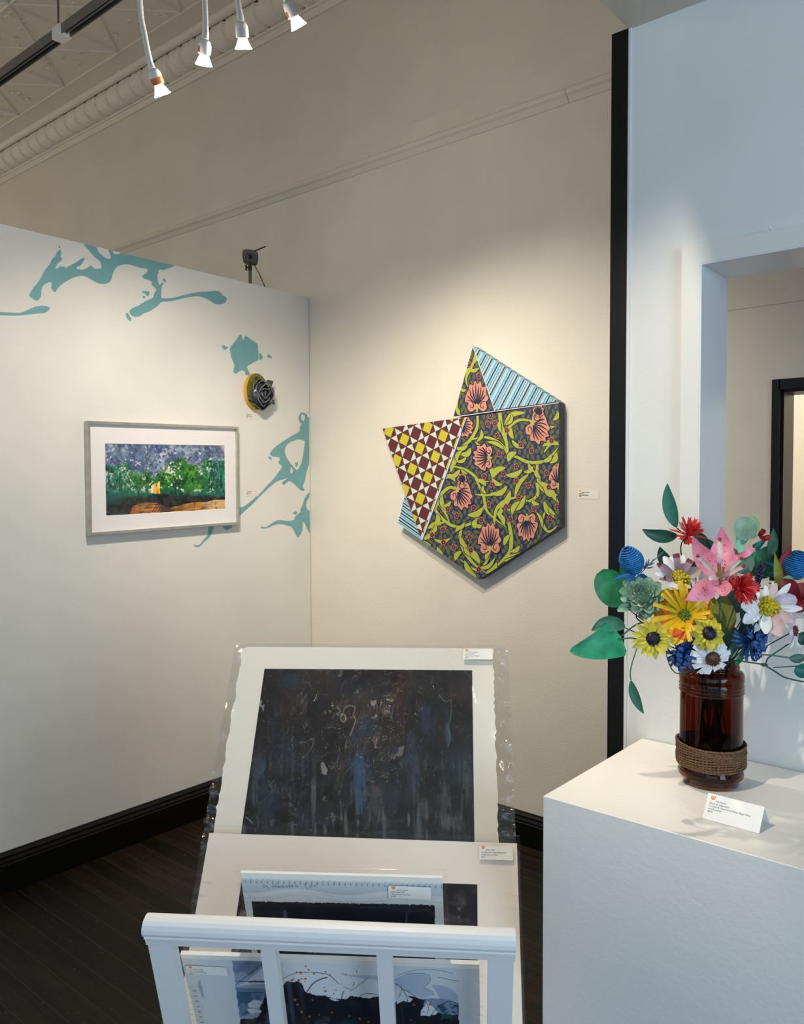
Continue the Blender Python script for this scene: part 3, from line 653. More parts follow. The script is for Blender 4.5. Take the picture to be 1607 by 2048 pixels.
canvas('painting', T, fr_pt(iy0-.002, iz1+.002, xm-.0025), np.array(fr_pt(iy1+.002, iz1+.002, 0))-np.array(fr_pt(iy0-.002, iz1+.002, 0)), (0, 0, -(iz1-iz0+.004)), 500, 300, paint_landscape, M_paint)
mb = MB(); mb.poly(rect(fy0+.006, fy1-.006, fz0+.006, fz1-.006, XP+.024)); build('glazing', mb, glass_mat('picture glass', gl=.04), T)

# ================================================================ ROSE RELIEF ON ITS YELLOW PLAQUE
M_yel = mat('yellow plaque edge', (222, 160, 20), rough=.45)
M_olive = mat('olive plaque face', (128, 126, 48), rough=.5, noise=.3, nscale=60.)
M_rose = mat('dark grey glazed rose', (66, 70, 74), rough=.22, noise=.35, nscale=90., coat=.5)
M_rosel = mat('pale glazed petal rims', (112, 116, 117), rough=.2, coat=.4)
Pc = on_x(513, 784, XP+.02)
T = thing('rose_art', 'dark grey glazed rose relief on a yellow oval plaque', 'wall sculpture', (XP, Pc[1], Pc[2]-.09))
def rp(a, b_, x): return (XP+x, Pc[1]+a, Pc[2]+b_)
kp = .0023          # metres of plaque per photo pixel upright
ov = [(.066*math.cos(t)*(1 if math.cos(t) > 0 else .95), .083*math.sin(t)+(.004 if math.sin(t) > 0 else 0)) for t in np.linspace(0, 2*PI, 49)[:-1]]
mb = MB(); mb.prism([rp(a, b_, .002) for a, b_ in ov], (.022, 0, 0), 1, side=0, smooth=True); pq = build('plaque', mb, [M_yel, M_olive], T)
mb = MB(); mb.lathe([(0, .002), (.008, .002), (.0085, 0)], frame_M(rp(-.006, .066, .024), (0, 1, 0), (0, 0, 1), (1, 0, 0)), 18); build('screw_cap', mb, mat('brown screw cap', (66, 60, 36), rough=.4), pq)
# petals: nested folded rings rising from the plaque towards the viewer, leaning right and down
mb = MB()
rc = (.016, -.010)
def ringpet(R, h0, h1, a0, a1, flare, lw, ph):
    n = 26
    def fn(i, j):
        a = a0+(a1-a0)*i; w = 1+.10*math.sin(3*a+ph)+.05*math.sin(7*a+ph)
        rr_ = (R+flare*j*j)*w; taper = math.sin(PI*min(1, max(0, i)))**.35
        return rp(rc[0]+rr_*math.cos(a)*.92, rc[1]+rr_*math.sin(a), h0+(h1-h0)*j*taper)
    mb.grid(fn, n, 6, 0)
    rim = [fn(i/n, 1) for i in range(n+1)]
    mb.tube(rim, lw, 6, 1)
for R, h0, h1, a0, a1, fl, lw, ph in ((.058, .02, .050, -2.4, 1.2, .010, .0022, .3), (.055, .02, .046, .9, 3.6, .010, .002, 1.4), (.046, .025, .062, -1.2, 2.3, .008, .0028, 2.2), (.044, .025, .060, 2.0, 5.4, .008, .0026, .8), (.033, .03, .070, .2, 3.2, .006, .0028, 3.), (.032, .03, .068, 3.0, 6.1, .006, .0026, 1.7), (.021, .03, .074, -.6, 2.8, .003, .0026, .1), (.020, .03, .072, 2.6, 5.6, .003, .0026, 2.6), (.010, .03, .073, 0, 5.8, .001, .0022, .9)): ringpet(R, h0, h1, a0, a1, fl, lw, ph)
mb.lathe([(.060, .0), (.056, .018), (.040, .028), (0, .032)], frame_M(rp(rc[0], rc[1], .022), (0, .94, 0), (0, 0, 1), (1, 0, 0)), 28)
build('rose', mb, [M_rose, M_rosel], T)
for (a, b_), ang, ln in (((.066, .045), .5, .03), ((.072, -.035), -.6, .034), ((-.04, -.03), 3.4, .03)):
    q = [rp(a+ln*(math.cos(ang)*s-math.sin(ang)*w), b_+ln*(math.sin(ang)*s+math.cos(ang)*w), .03) for s, w in ((-1, -.4), (0, -.62), (.9, 0), (0, .62), (-1, .4))]
    mb = MB(); mb.prism(q, (.008, 0, 0), 0); build('outer_petal', mb, [M_rose], T)

# ================================================================ WALL LABELS
M_card = mat('white label card', (240, 238, 232), rough=.5)
M_clear = mat('label on wall', (226, 221, 211), rough=.5)
M_ink = mat('black ink', (30, 30, 32), rough=.6)
M_orange = mat('orange badge ink', (224, 120, 40), rough=.5)
M_badge2 = mat('pale badge ink', (255, 205, 130), rough=.5)
def label_mb(M, w, h, t, lines, sz, badge=True, radius=.003, line_h=1.25):
    """card in its own frame (origin lower left corner, x right, y up, z out)"""
    mb = MB(); r_ = radius; pts = []
    for cx, cy, a0 in ((w-r_, r_, -PI/2), (w-r_, h-r_, 0), (r_, h-r_, PI/2), (r_, r_, PI)):
        for k in range(5): a = a0+k*PI/8; pts.append((cx+r_*math.cos(a), cy+r_*math.sin(a)))
    mb.prism([M @ Vector((x, y, 0)) for x, y in pts], (M.to_3x3() @ Vector((0, 0, t))), 0)
    z = t+.0002; x0 = w*.06; y = h-h*.16
    if badge:
        s_ = sz*1.75; bx, by = x0+.2*sz, y-s_*.45
        P = [(0, 1), (.5, .86), (1, 1), (1, .35), (.5, 0), (0, .35)]
        mb.poly([M @ Vector((bx+a*s_, by+b_*s_, z)) for a, b_ in P], 2)
        for Q in ([(.14, .8), (.42, .66), (.42, .25), (.14, .42)], [(.58, .66), (.86, .8), (.86, .42), (.58, .25)]):
            mb.poly([M @ Vector((bx+a*s_, by+b_*s_, z+.0001)) for a, b_ in Q], 3)
        y = by-sz*.55
    for k, ln in enumerate(lines):
        if isinstance(ln, tuple):                              # lines too small to read: word-long strokes
            xx = x0+(sz*2.3 if (k == 0 and badge) else 0)
            for wl_ in ln:
                mb.box((xx, y-k*sz*line_h, z), (xx+wl_*sz, y-k*sz*line_h+sz*.5, z+.0001), 1, M); xx += (wl_+.35)*sz
            continue
        xx = x0+(sz*2.3 if (k == 0 and badge) else 0)
        mb.ext(text_mb(ln, sz, M @ Matrix.Translation((xx, y-k*sz*line_h, z)), 1))
    return mb
LM = [M_card, M_ink, M_orange, M_badge2]
def wall_label(px, py, plane, w, h, lines, sz, lab):
    if plane == 'x': p = on_x(px, py, XP+.0004); M = frame_M(p, (0, 1, 0), (0, 0, 1), (1, 0, 0))
    else: p = on_y(px, py, YB-.0004); M = frame_M(p, (1, 0, 0), (0, 0, 1), (0, -1, 0))
    mb = label_mb(M, w, h, .0006, lines, sz, radius=.002)
    build('art_label', mb, [M_clear, M_ink, M_orange, M_badge2], None, lab, 'label', 'small labels on the walls beside the artworks')
wall_label(491, 838, 'x', .075, .03, [(2.2, 3.6), (1.8, 2), (2.6, .8, 5.), (1.4,)], .0036, 'small wall label just below the grey rose relief')
wall_label(492, 992.5, 'x', .075, .03, [(2.2, 2.4), (2.1,), (2.8, .8, 2.2), (1.4,)], .0036, 'small wall label at the right side of the silver framed watercolour')
wall_label(1155, 997.5, 'y', .089, .036, [(2.6, 4.6), (2.4, 2.2), (2.6, .8, 5.), (2.2,)], .0044, 'small wall label between the shaped canvas and the black trim')
# ================================================================ SHAPED CANVAS ON THE BACK WALL
M_navy = mat('navy paint', (18, 40, 98), rough=.6)
M_olv = mat('olive leaf paint', (98, 99, 42), rough=.6, noise=.12, nscale=30.)
M_lime = mat('lime scroll paint', (166, 174, 58), rough=.6)
M_pink = mat('coral petal paint', (208, 138, 114), rough=.6)
M_line = mat('dark blue line paint', (20, 24, 60), rough=.6)
M_wine = mat('wine red paint', (92, 32, 42), rough=.6)
M_wine2 = mat('floret pink outline paint', (196, 128, 122), rough=.6)
M_pale = mat('pale mint paint', (196, 216, 204), rough=.6)
M_gold = mat('mustard paint', (190, 184, 48), rough=.6)
M_ltblue = mat('pale blue paint', (168, 208, 214), rough=.6)
M_skyblue = mat('sky blue paint', (84, 158, 212), rough=.6)
M_maroon = mat('maroon stripe paint', (72, 24, 36), rough=.6)
M_pipe = mat('white piping paint', (214, 214, 222), rough=.5)
M_royal = mat('royal blue line paint', (58, 78, 160), rough=.6)
YF = YB-.048                                       # front of the canvas
def c4(p): return (740+p[0]/3.2796, 670+p[1]/3.2796)
def art(p, lift=0.):
    q = on_y(*c4(p), YF); return (q[0], YF-lift, q[2])
apex = art((675, 70)); 
T = thing('canvas_art', 'large angular patchwork canvas with flowers, stripes and stars on the back wall', 'painting', (art((700, 700))[0], YB, art((712, 1605))[2]))
BACK = (0, YB-.006-YF, 0)
def panel(name, outline, base, layers, mats, lab, side=None, extra=None):
    """outline in close-up pixels; layers: list of (material index, polygon px, lift)"""
    mb = MB(); mb.prism([art(p) for p in outline], BACK, base, side=base if side is None else side)
    for kk, (mi, P, lf) in enumerate(layers):
        lf += kk*2.5e-7
        Q = clip_convex(P, outline)
        if len(Q) >= 3:
            try: mb.poly([art(p, lf) for p in Q], mi)
            except Exception: pass
    if extra: extra(mb)
    return build(name, mb, mats, T, label=lab)
FM = [M_navy, M_olv, M_lime, M_pink, M_line, M_wine, M_wine2, M_gold, mat('canvas edge leaves', (84, 86, 44), rough=.6, noise=.5, nscale=38., var=(34, 44, 84))]
rnd = random.Random(5)
def leafpoly(cx, cy, ang, ln, wd, n=7):
    up = []; dn = []
    for k in range(n+1):
        t = k/n; w = wd*math.sin(PI*t**.8)*.5; x = (t-.5)*ln
        up.append((x, w)); dn.append((x, -w))
    pts = up+dn[-2:0:-1]; c, s = math.cos(ang), math.sin(ang)
    return [(cx+x*c*.72-y*s*.72, cy+x*s+y*c) for x, y in pts]
def ribbon(pts, w0, w1=None, mid=None, n=6):
    """tapering stroke through px points: w0 at start, mid in the middle, w1 at the end"""
    P = spline(pts, n, False); w1 = w0 if w1 is None else w1; mid = (w0+w1)/2 if mid is None else mid; L_ = []; R_ = []
    for i, p in enumerate(P):
        a, b_ = P[max(i-1, 0)], P[min(i+1, len(P)-1)]; t = np.array([b_[0]-a[0], b_[1]-a[1]]); t = t/(np.hypot(*t)+1e-9)
        f = i/(len(P)-1); w = (w0*(1-f)+w1*f)+(mid-(w0+w1)/2)*math.sin(PI*f)
        L_.append((p[0]-t[1]*w/2, p[1]+t[0]*w/2)); R_.append((p[0]+t[1]*w/2, p[1]-t[0]*w/2))
    out = []
    for i in range(len(P)-1): out.append([L_[i], L_[i+1], R_[i+1], R_[i]])
    return out
def olive_field(box, step=42):
    Ls = []; x0, y0, x1, y1 = box; y = y0; r_ = 0
    while y < y1:
        x = x0+(r_ % 2)*step*.4
        while x < x1:
            a = .9*math.sin(x/70.+y/110.)+.7*math.cos(y/63.-x/140.)+rnd.uniform(-.7, .7)+(PI/2 if (r_ % 2) else .2)
            Ls.append((1, leafpoly(x+rnd.uniform(-5, 5), y+rnd.uniform(-5, 5), a, rnd.uniform(42, 54), rnd.uniform(25, 31)), .0004))
            x += step*.86
        y += step*.78; r_ += 1
    return Ls
def bloom(cx, cy, R, ang, squash=1.):
    """open tulip-like flower: fan of petals around a throat at ang, with dark veins and curled lower lips"""
    Ls = []; c, s = math.cos(ang), math.sin(ang)
    def W(a, b_): return (cx+(a*c-b_*s)*R*.74*squash, cy+(a*s+b_*c)*R)
    outl = [(-.1, .78), (-.52, .95), (-.8, .72), (-.72, .38), (-1., .3), (-.92, -.12), (-.72, -.42), (-.6, -.78), (-.3, -.72), (-.16, -1.), (.08, -.8), (.3, -.98), (.46, -.62), (.78, -.62), (.8, -.2), (1., .1), (.76, .36), (.86, .66), (.56, .92), (.12, .74)]
    Ls.append((4, [W(a*1.09, b_*1.09) for a, b_ in spline(outl, 4)], .0011)); Ls.append((3, [W(a, b_) for a, b_ in spline(outl, 4)], .0013))
    for ed, w in (((-.62, -.5), 5), ((-.36, -.66), 6), ((-.1, -.86), 5), ((.14, -.72), 6), ((.36, -.66), 5), ((.58, -.48), 6), ((.74, -.14), 5), ((-.8, -.1), 5)):
        st = (.02, .55); m_ = (ed[0]*.72, ed[1]*.35+.16)
        for q in ribbon([W(*st), W(*m_), W(*ed)], 2, 1.5, w*1.7): Ls.append((4, q, .0016))
    for q in ribbon([W(-.86, .24), W(-.42, .3), W(-.28, .62), W(-.5, .7), W(-.58, .5)], 3, 2, 6): Ls.append((4, q, .0016))
    for q in ribbon([W(.8, .3), W(.46, .32), W(.3, .6), W(.5, .72), W(.6, .52)], 3, 2, 6): Ls.append((4, q, .0016))
    Ls.append((2, [W(-.09, .5), (W(0, .4)), W(.1, .5), W(.07, .95), W(-.06, .95)], .0018))
    return Ls
def floret(cx, cy, R=19):
    Ls = []
    for mi, k, lf in ((6, 1.16, .0011), (5, .95, .0013)):
        P = []
        a0 = rnd.uniform(0, 1.2)
        for q in range(40):
            a = 2*PI*q/40; r_ = R*k*(.78+.24*abs(math.cos(2.5*a+a0))); P.append((cx+r_*math.cos(a)*.82, cy+r_*math.sin(a)))
        Ls.append((mi, P, lf))
    Ls.append((6, [(cx+3.5*math.cos(a)*.8, cy+3.5*math.sin(a)) for a in np.linspace(0, 2*PI, 9)[:-1]], .0016))
    return Ls
def scroll(pts, w0, w1, mid): # lime ribbon with dark outline
    o = []
    for q in ribbon(pts, w0+8, w1+6, mid+11): o.append((4, q, .0006))
    for q in ribbon(pts, w0, w1, mid): o.append((2, q, .0008))
    return o
def limeleaf(tip, base, bend, wd):
    (x0, y0), (x1, y1) = base, tip; dx, dy = x1-x0, y1-y0
    m_ = ((x0+x1)/2-dy*bend, (y0+y1)/2+dx*bend)
    return scroll([base, m_, tip], 4, 1, wd)
# --- big floral panel
P4 = [(634, 540), (1238, 446), (1240, 1262), (712, 1604), (340, 1345)]
Ls = olive_field((330, 440, 1260, 1620))
for pts, a, b_, c_ in [
 ([(705, 530), (700, 610), (655, 690), (600, 740), (560, 830), (520, 900)], 16, 4, 20), ([(655, 690), (740, 670), (820, 690), (880, 740), (905, 790)], 8, 14, 18),
 ([(850, 510), (860, 600), (890, 690), (905, 780)], 22, 8, 26), ([(905, 790), (960, 800), (1040, 835), (1130, 830), (1190, 790), (1230, 740)], 10, 6, 22),
 ([(1040, 560), (970, 560), (900, 620), (890, 680)], 14, 6, 18), ([(470, 1060), (440, 1110), (430, 1150), (490, 1220), (560, 1255), (650, 1240), (720, 1180), (750, 1110), (740, 1060)], 14, 5, 20),
 ([(560, 1010), (520, 1000), (470, 1040), (450, 1090), (500, 1180), (520, 1230)], 16, 5, 22), ([(690, 940), (720, 1000), (745, 1060), (760, 1140), (800, 1190), (890, 1260)], 10, 5, 18),
 ([(1090, 970), (1100, 1040), (1060, 1080), (980, 1090)], 12, 4, 22), ([(1095, 850), (1100, 930), (1130, 1010), (1200, 1050), (1235, 1100)], 16, 6, 26),
 ([(810, 1260), (830, 1140), (900, 1080), (1000, 1060)], 12, 4, 22), ([(600, 1270), (590, 1330), (620, 1420), (680, 1500), (760, 1560)], 14, 4, 24),
 ([(790, 1400), (770, 1470), (720, 1540), (650, 1520), (590, 1470)], 12, 4, 18), ([(910, 1230), (925, 1330), (915, 1420), (850, 1490)], 18, 4, 26),
 ([(1150, 1150), (1130, 1230), (1170, 1290), (1230, 1250)], 10, 4, 18), ([(690, 1045), (780, 1050), (860, 1020), (890, 990)], 8, 4, 16),
 ([(380, 1340), (430, 1250), (520, 1220)], 12, 4, 18), ([(1030, 1430), (960, 1440), (880, 1470), (790, 1560)], 8, 4, 20), ([(540, 860), (620, 880), (680, 920), (720, 960), (780, 960)], 8, 4, 18), ([(1140, 770), (1180, 720), (1235, 700)], 8, 4, 14)]: Ls += scroll(pts, a, b_, c_)
for tip, base, bd, wd in [((940, 680), (925, 610), .15, 30), ((1020, 510), (880, 590), -.2, 34), ((660, 740), (590, 780), .3, 36), ((530, 900), (600, 770), .12, 40), ((640, 720), (560, 740), .2, 30), ((810, 730), (690, 700), .25, 22), ((880, 750), (770, 700), -.1, 26), ((960, 770), (905, 830), -.2, 40), ((1130, 730), (1240, 720), .2, 36), ((1220, 770), (1180, 840), .2, 34), ((1000, 880), (890, 920), .15, 36), ((890, 870), (800, 940), -.2, 40), ((900, 990), (790, 1040), .2, 34), ((760, 990), (700, 950), -.15, 30), ((1040, 910), (950, 1060), -.12, 30), ((920, 1020), (830, 1140), .15, 40), ((1020, 1050), (900, 1150), .2, 36), ((1090, 1050), (1030, 1090), .2, 24), ((1220, 1090), (1100, 960), -.12, 44), ((740, 1130), (640, 1180), .2, 40), ((500, 1150), (470, 1050), .14, 30), ((480, 950), (560, 930), .2, 26), ((590, 880), (520, 940), .1, 30), ((440, 1170), (420, 1250), .2, 34), ((470, 1240), (380, 1270), -.15, 30), ((380, 1300), (350, 1340), .2, 26), ((530, 1330), (420, 1340), .2, 24), ((640, 1400), (590, 1320), .1, 30), ((720, 1500), (610, 1400), -.12, 46), ((560, 1480), (600, 1420), .2, 34), ((700, 1590), (620, 1480), .12, 36), ((830, 1490), (760, 1560), .2, 36), ((1000, 1430), (880, 1480), .15, 40), ((1210, 1200), (1140, 1090), .1, 34), ((880, 1250), (830, 1170), -.15, 32), ((690, 1270), (700, 1210), .2, 34), ((1070, 860), (1010, 900), .2, 26), ((1230, 1050), (1140, 1000), .2, 34), ((1090, 1160), (1130, 1260), .1, 22), ((820, 1460), (700, 1530), .2, 26), ((1230, 500), (1200, 560), .2, 26), ((760, 850), (800, 930), .2, 28), ((1120, 940), (1090, 880), .2, 30), ((400, 1380), (350, 1350), .1, 22)]: Ls += limeleaf(tip, base, bd, wd)
for tip, base, bd, wd in [((730, 620), (700, 700), .2, 24), ((860, 640), (850, 560), .1, 24), ((930, 520), (890, 590), .2, 22), ((1010, 740), (930, 690), .15, 26), ((570, 830), (600, 760), .2, 28), ((630, 800), (570, 830), .2, 24), ((640, 910), (600, 880), .2, 20), ((560, 960), (500, 930), -.2, 26), ((1190, 780), (1130, 830), .2, 30), ((1080, 900), (1040, 840), .15, 24), ((870, 980), (800, 940), .2, 30), ((760, 1040), (740, 990), .2, 22), ((930, 1180), (980, 1090), .15, 32), ((860, 1130), (830, 1180), .2, 28), ((620, 1230), (560, 1255), .3, 26), ((560, 1290), (600, 1270), .2, 22), ((740, 1250), (690, 1240), .2, 28), ((880, 1380), (915, 1310), .1, 30), ((980, 1380), (920, 1420), .2, 30), ((1120, 1350), (1060, 1400), .15, 26), ((660, 1450), (620, 1390), .1, 26), ((760, 1480), (790, 1420), .15, 24), ((560, 1530), (520, 1470), .1, 26), ((480, 1440), (440, 1390), .1, 24), ((430, 1240), (400, 1300), .2, 26), ((1200, 900), (1230, 850), .2, 24), ((1160, 640), (1210, 600), .2, 22), ((1110, 1110), (1060, 1080), .2, 26), ((1215, 1180), (1170, 1130), .1, 24), ((530, 1090), (480, 1120), .2, 24)]: Ls += limeleaf(tip, base, bd, wd)
for cx, cy, R, a in [(1104, 615, 104, 2.2), (740, 800, 88, -1.5), (605, 1055, 94, 2.3), (625, 600, 72, 1.9), (785, 1335, 104, 0.), (1030, 1260, 94, PI), (1240, 930, 90, .1), (1105, 500, 50, .3), (605, 945, 42, .1)]: Ls += bloom(cx, cy, R, a)
for p in [(775, 585), (820, 580), (897, 625), (835, 660), (848, 780), (988, 720), (1060, 760), (1190, 692), (960, 862), (875, 910), (748, 928), (1158, 905), (960, 955), (1037, 985), (803, 982), (975, 1065), (893, 1125), (778, 1110), (680, 1135), (1172, 998), (1075, 1140), (1228, 1128), (1180, 1197), (920, 1210), (730, 1215), (568, 1185), (480, 1275), (408, 1312), (482, 1360), (548, 1392), (652, 1327), (662, 1410), (713, 1537), (510, 1140), (790, 530)]: Ls += floret(*p)
panel('floral_panel', P4, 0, Ls, FM, 'navy panel with coral blooms and lime scrolls', side=8)
# --- small floral triangle at the top
P2 = [(674, 74), (818, 500), (545, 537)]
Ls = olive_field((530, 60, 840, 550), 40)
for pts, a, b_, c_ in [([(690, 120), (670, 200), (630, 280), (640, 340)], 10, 6, 16), ([(575, 420), (570, 500), (600, 530)], 8, 4, 14), ([(705, 470), (700, 520)], 10, 8, 10)]: Ls += scroll(pts, a, b_, c_)
for tip, base, bd, wd in [((690, 120), (672, 190), .15, 26), ((715, 215), (640, 225), .2, 24), ((620, 265), (660, 215), .15, 22), ((630, 360), (590, 350), .2, 22), ((560, 470), (580, 530), .1, 24)]: Ls += limeleaf(tip, base, bd, wd)
Ls += bloom(700, 405, 104, 0.)
for p in [(713, 270), (648, 190)]: Ls += floret(*p)
panel('small_floral_panel', P2, 0, Ls, FM, 'upper floral triangle')
# --- star pattern triangle
P3 = [(80, 614), (628, 538), (334, 1340)]
Ls = []
ga, gc, g0 = np.array((102., 56.5))/2, np.array((-50., 137.))/2, np.array((326., 742.))
SP = lambda i, j: tuple(g0+ga*i+gc*j)
for I in range(-4, 8):
    for J in range(-6, 8):
        i0, j0 = I*2, J*2
        h = .5*.96
        g = .45; Ls.append((1, [SP(i0-g, j0-g), SP(i0+g, j0-g), SP(i0+g, j0+g), SP(i0-g, j0+g)], .0005))
        for (di, dj) in ((1, 0), (0, 1)):
            ci, cj = i0+di, j0+dj
            if di: tr_ = (((-h, -h), (h, -h), (0, 0)), ((-h, h), (h, h), (0, 0)))
            else: tr_ = (((-h, -h), (-h, h), (0, 0)), ((h, -h), (h, h), (0, 0)))
            for t3 in tr_: Ls.append((2, [SP(ci+a, cj+b_) for a, b_ in t3], .0005))
for k in range(-8, 16):      # fine seam lines of the patchwork
    pass
panel('star_panel', P3, 0, Ls, [M_wine, M_gold, M_pale], 'maroon triangle with mustard and mint star blocks')
# --- striped triangle folded over its edge, and the striped flap
def stripes(ang, lo, hi, seq, cx, cy, half=700):
    """seq: list of (width, material); lines along ang"""
    d = np.array((math.cos(ang), math.sin(ang))); nrm = np.array((-d[1], d[0])); c_ = np.array((cx, cy)); out = []; t = lo; k = 0
    while t < hi:
        w_, mi = seq[k % len(seq)]
        if mi is not None: out.append((mi, [tuple(c_+d*half+nrm*t), tuple(c_-d*half+nrm*t), tuple(c_-d*half+nrm*(t+w_)), tuple(c_+d*half+nrm*(t+w_))], .0005))
        t += w_; k += 1
    return out
P1 = [(678, 76), (1236, 440), (820, 499)]
SEQ = [(9, 1), (6, 0), (9, 2), (8, 0), (4, 3), (12, 0), (9, 1), (5, None), (5, 2), (17, None), (8, 2), (7, None)]
st1 = stripes(-1.09, -420, 420, SEQ, 900, 330)
def fold(mb):
    a, b_ = np.array((678., 76.)), np.array((1236., 440.))
    for mi, Q, lf in st1:
        C_ = clip_convex(Q, P1); ts = []
        for q in C_:
            t = np.dot(np.asarray(q)-a, b_-a)/np.dot(b_-a, b_-a); dd = abs(np.cross(b_-a, np.asarray(q)-a))/np.linalg.norm(b_-a)
            if dd < .6: ts.append(t)
        if len(ts) >= 2:
            p, q = art(tuple(a+(b_-a)*min(ts))), art(tuple(a+(b_-a)*max(ts)))
            up_ = np.array((.0005*.5, 0, .0005))
            p, q = np.array(p)+up_, np.array(q)+up_; bk = np.array(BACK)
            mb.add([p, q, q+bk, p+bk], [(0, 1, 2, 3)], mi)
    for k in range(0): pass
panel('striped_panel', P1, 0, st1, [M_ltblue, M_maroon, M_skyblue, M_line], 'pale blue triangle with maroon and sky blue stripes', extra=fold)
P5 = [(226, 1058), (182, 1236), (336, 1343)]
panel('striped_flap', P5, 0, stripes(.62, -200, 200, [(9, 0), (8, 1), (6, 0), (7, 2), (7, 0), (8, 1)], 250, 1210), [M_ltblue, M_line, M_skyblue], 'small striped flap at the lower left')
# --- white and blue piping along the joins
mb = MB()
for pts, w, lf, mi in (([(545, 539), (820, 500), (1238, 444)], 5, .0022, 0), ([(560, 531), (820, 494), (1238, 438)], 6, .002, 2), ([(634, 539), (338, 1346)], 8, .0022, 0), ([(640, 541), (346, 1346)], 6, .0024, 1), ([(677, 78), (819, 500)], 5, .0022, 0), ([(80, 614), (545, 540)], 3.5, .0022, 0)):
    for q in ribbon(pts, w, n=1): mb.poly([art(p, lf) for p in q], mi)
build('piping', mb, [M_pipe, M_royal, M_line], T)
# ================================================================ PEDESTAL
M_ped = mat('white pedestal paint', (231, 229, 225), rough=.42, bump=.3, bscale=90., bdist=.0025)
PH = .95
p00 = on_z(1085.5, 1591.5, PH); p01 = on_z(1253, 1469, PH); p10 = on_z(1607, 1747.5, PH)
ex = (p10-p00)/np.linalg.norm(p10-p00); ex = np.array((math.cos(-.006), math.sin(-.006), 0)); ey = np.array((-ex[1], ex[0], 0))
PWD, PDP = .4285, .414
Mp = frame_M(p00*np.array((1, 1, 0)), ex, ey, (0, 0, 1))
mb = MB(); b_ = .0012
pts = [(b_, 0), (PWD-b_, 0), (PWD, b_), (PWD, PDP-b_), (PWD-b_, PDP), (b_, PDP), (0, PDP-b_), (0, b_)]
lo = [Mp @ Vector((x, y, .0)) for x, y in pts]; hi = [Mp @ Vector((x, y, PH-b_)) for x, y in pts]
tp = [Mp @ Vector((min(max(x, b_), PWD-b_), min(max(y, b_), PDP-b_), PH)) for x, y in pts]
mb.add(lo+hi+tp, [(i, (i+1) % 8, 8+(i+1) % 8, 8+i) for i in range(8)]+[(8+i, 8+(i+1) % 8, 16+(i+1) % 8, 16+i) for i in range(8)]+[tuple(16+i for i in range(8)), tuple(reversed(range(8)))])
build('pedestal', mb, M_ped, None, 'white painted box pedestal standing against the right white wall', 'pedestal')

# ================================================================ AMBER JAR
m = bpy.data.materials.new('amber glass'); m.use_nodes = True; MATS[m.name] = m
nt = m.node_tree; b = nt.nodes['Principled BSDF']
b.inputs['Base Color'].default_value = (.26, .07, .014, 1); b.inputs['Transmission Weight'].default_value = 1; b.inputs['Roughness'].default_value = .015; b.inputs['IOR'].default_value = 1.35
M_amber = m
JC = Vector((-.502, 1.480, PH)); JS = .000918
MJ = Matrix.Translation(JC)
J = thing('jar', 'large amber glass jar with twine round its base, holding the paper flowers', 'jar', JC)
def zj(y): return max(0, (1600-y)/6.02*JS)
outp = [(0, .0035), (.036, .0015), (.045, 0), (.0485, .003)]
outp += [(.0515, .014), (.0545, zj(1500)), (.0562, zj(1488)), (.0545, zj(1478)), (.0568, zj(1468)), (.055, zj(1458)), (.0572, zj(1448)), (.0560, zj(1430)), (.0545, zj(1380)), (.0545, zj(505))]
for y in (480, 440, 400): outp += [(.0548, zj(y+18)), (.0564, zj(y+8)), (.0564, zj(y-4)), (.0548, zj(y-14))]
outp += [(.0562, zj(345)), (.0562, zj(290)), (.0550, zj(258)), (.052, zj(236)), (.0487, zj(226)), (.0472, zj(218)), (.0468, zj(195)), (.0482, zj(190)), (.0482, zj(182)), (.0470, zj(176)), (.0470, zj(150)), (.0466, zj(140)), (.045, zj(138))]
inn = [(.0440, zj(150)), (.0440, zj(205)), (.0455, zj(225)), (.0505, zj(255)), (.0523, zj(300)), (.0520, zj(505)), (.0520, zj(1420)), (.050, .016), (.046, .007), (0, .006)]
mb = MB(); mb.lathe(outp+inn, MJ, 64); build('glass_body', mb, M_amber, J)
M_twine = mat('brown twisted twine', (128, 94, 62), rough=.8, noise=.6, nscale=300., var=(70, 48, 32))
mb = MB()
r = random.Random(3)
for k in range(11):
    z0 = zj(1352-k*24.5); R0 = .0590+r.uniform(-.0004, .0006); path = []
    for q in range(97):
        a = 2*PI*q/96; path.append(MJ @ Vector(((R0+.0004*math.sin(5*a+k))*math.cos(a), (R0+.0004*math.sin(5*a+k))*math.sin(a), z0+.0008*math.sin(a*2+k*.7)+.0012*math.sin(a+k*.5))))
    for ph in (0, PI):       # two plies twisted together
        pl_ = []
        for q in range(0, 97*4-3):
            f = q/4; i0 = int(f); p = path[i0].lerp(path[min(i0+1, 96)], f-i0); a = 2*PI*f/96; tw = f*1.9+ph
            pl_.append(p+Vector((math.cos(a), math.sin(a), 0))*.0010*math.cos(tw)+Vector((0, 0, .0010*math.sin(tw))))
        mb.tube(pl_, .00135, 5)
build('twine_wrap', mb, M_twine, J)

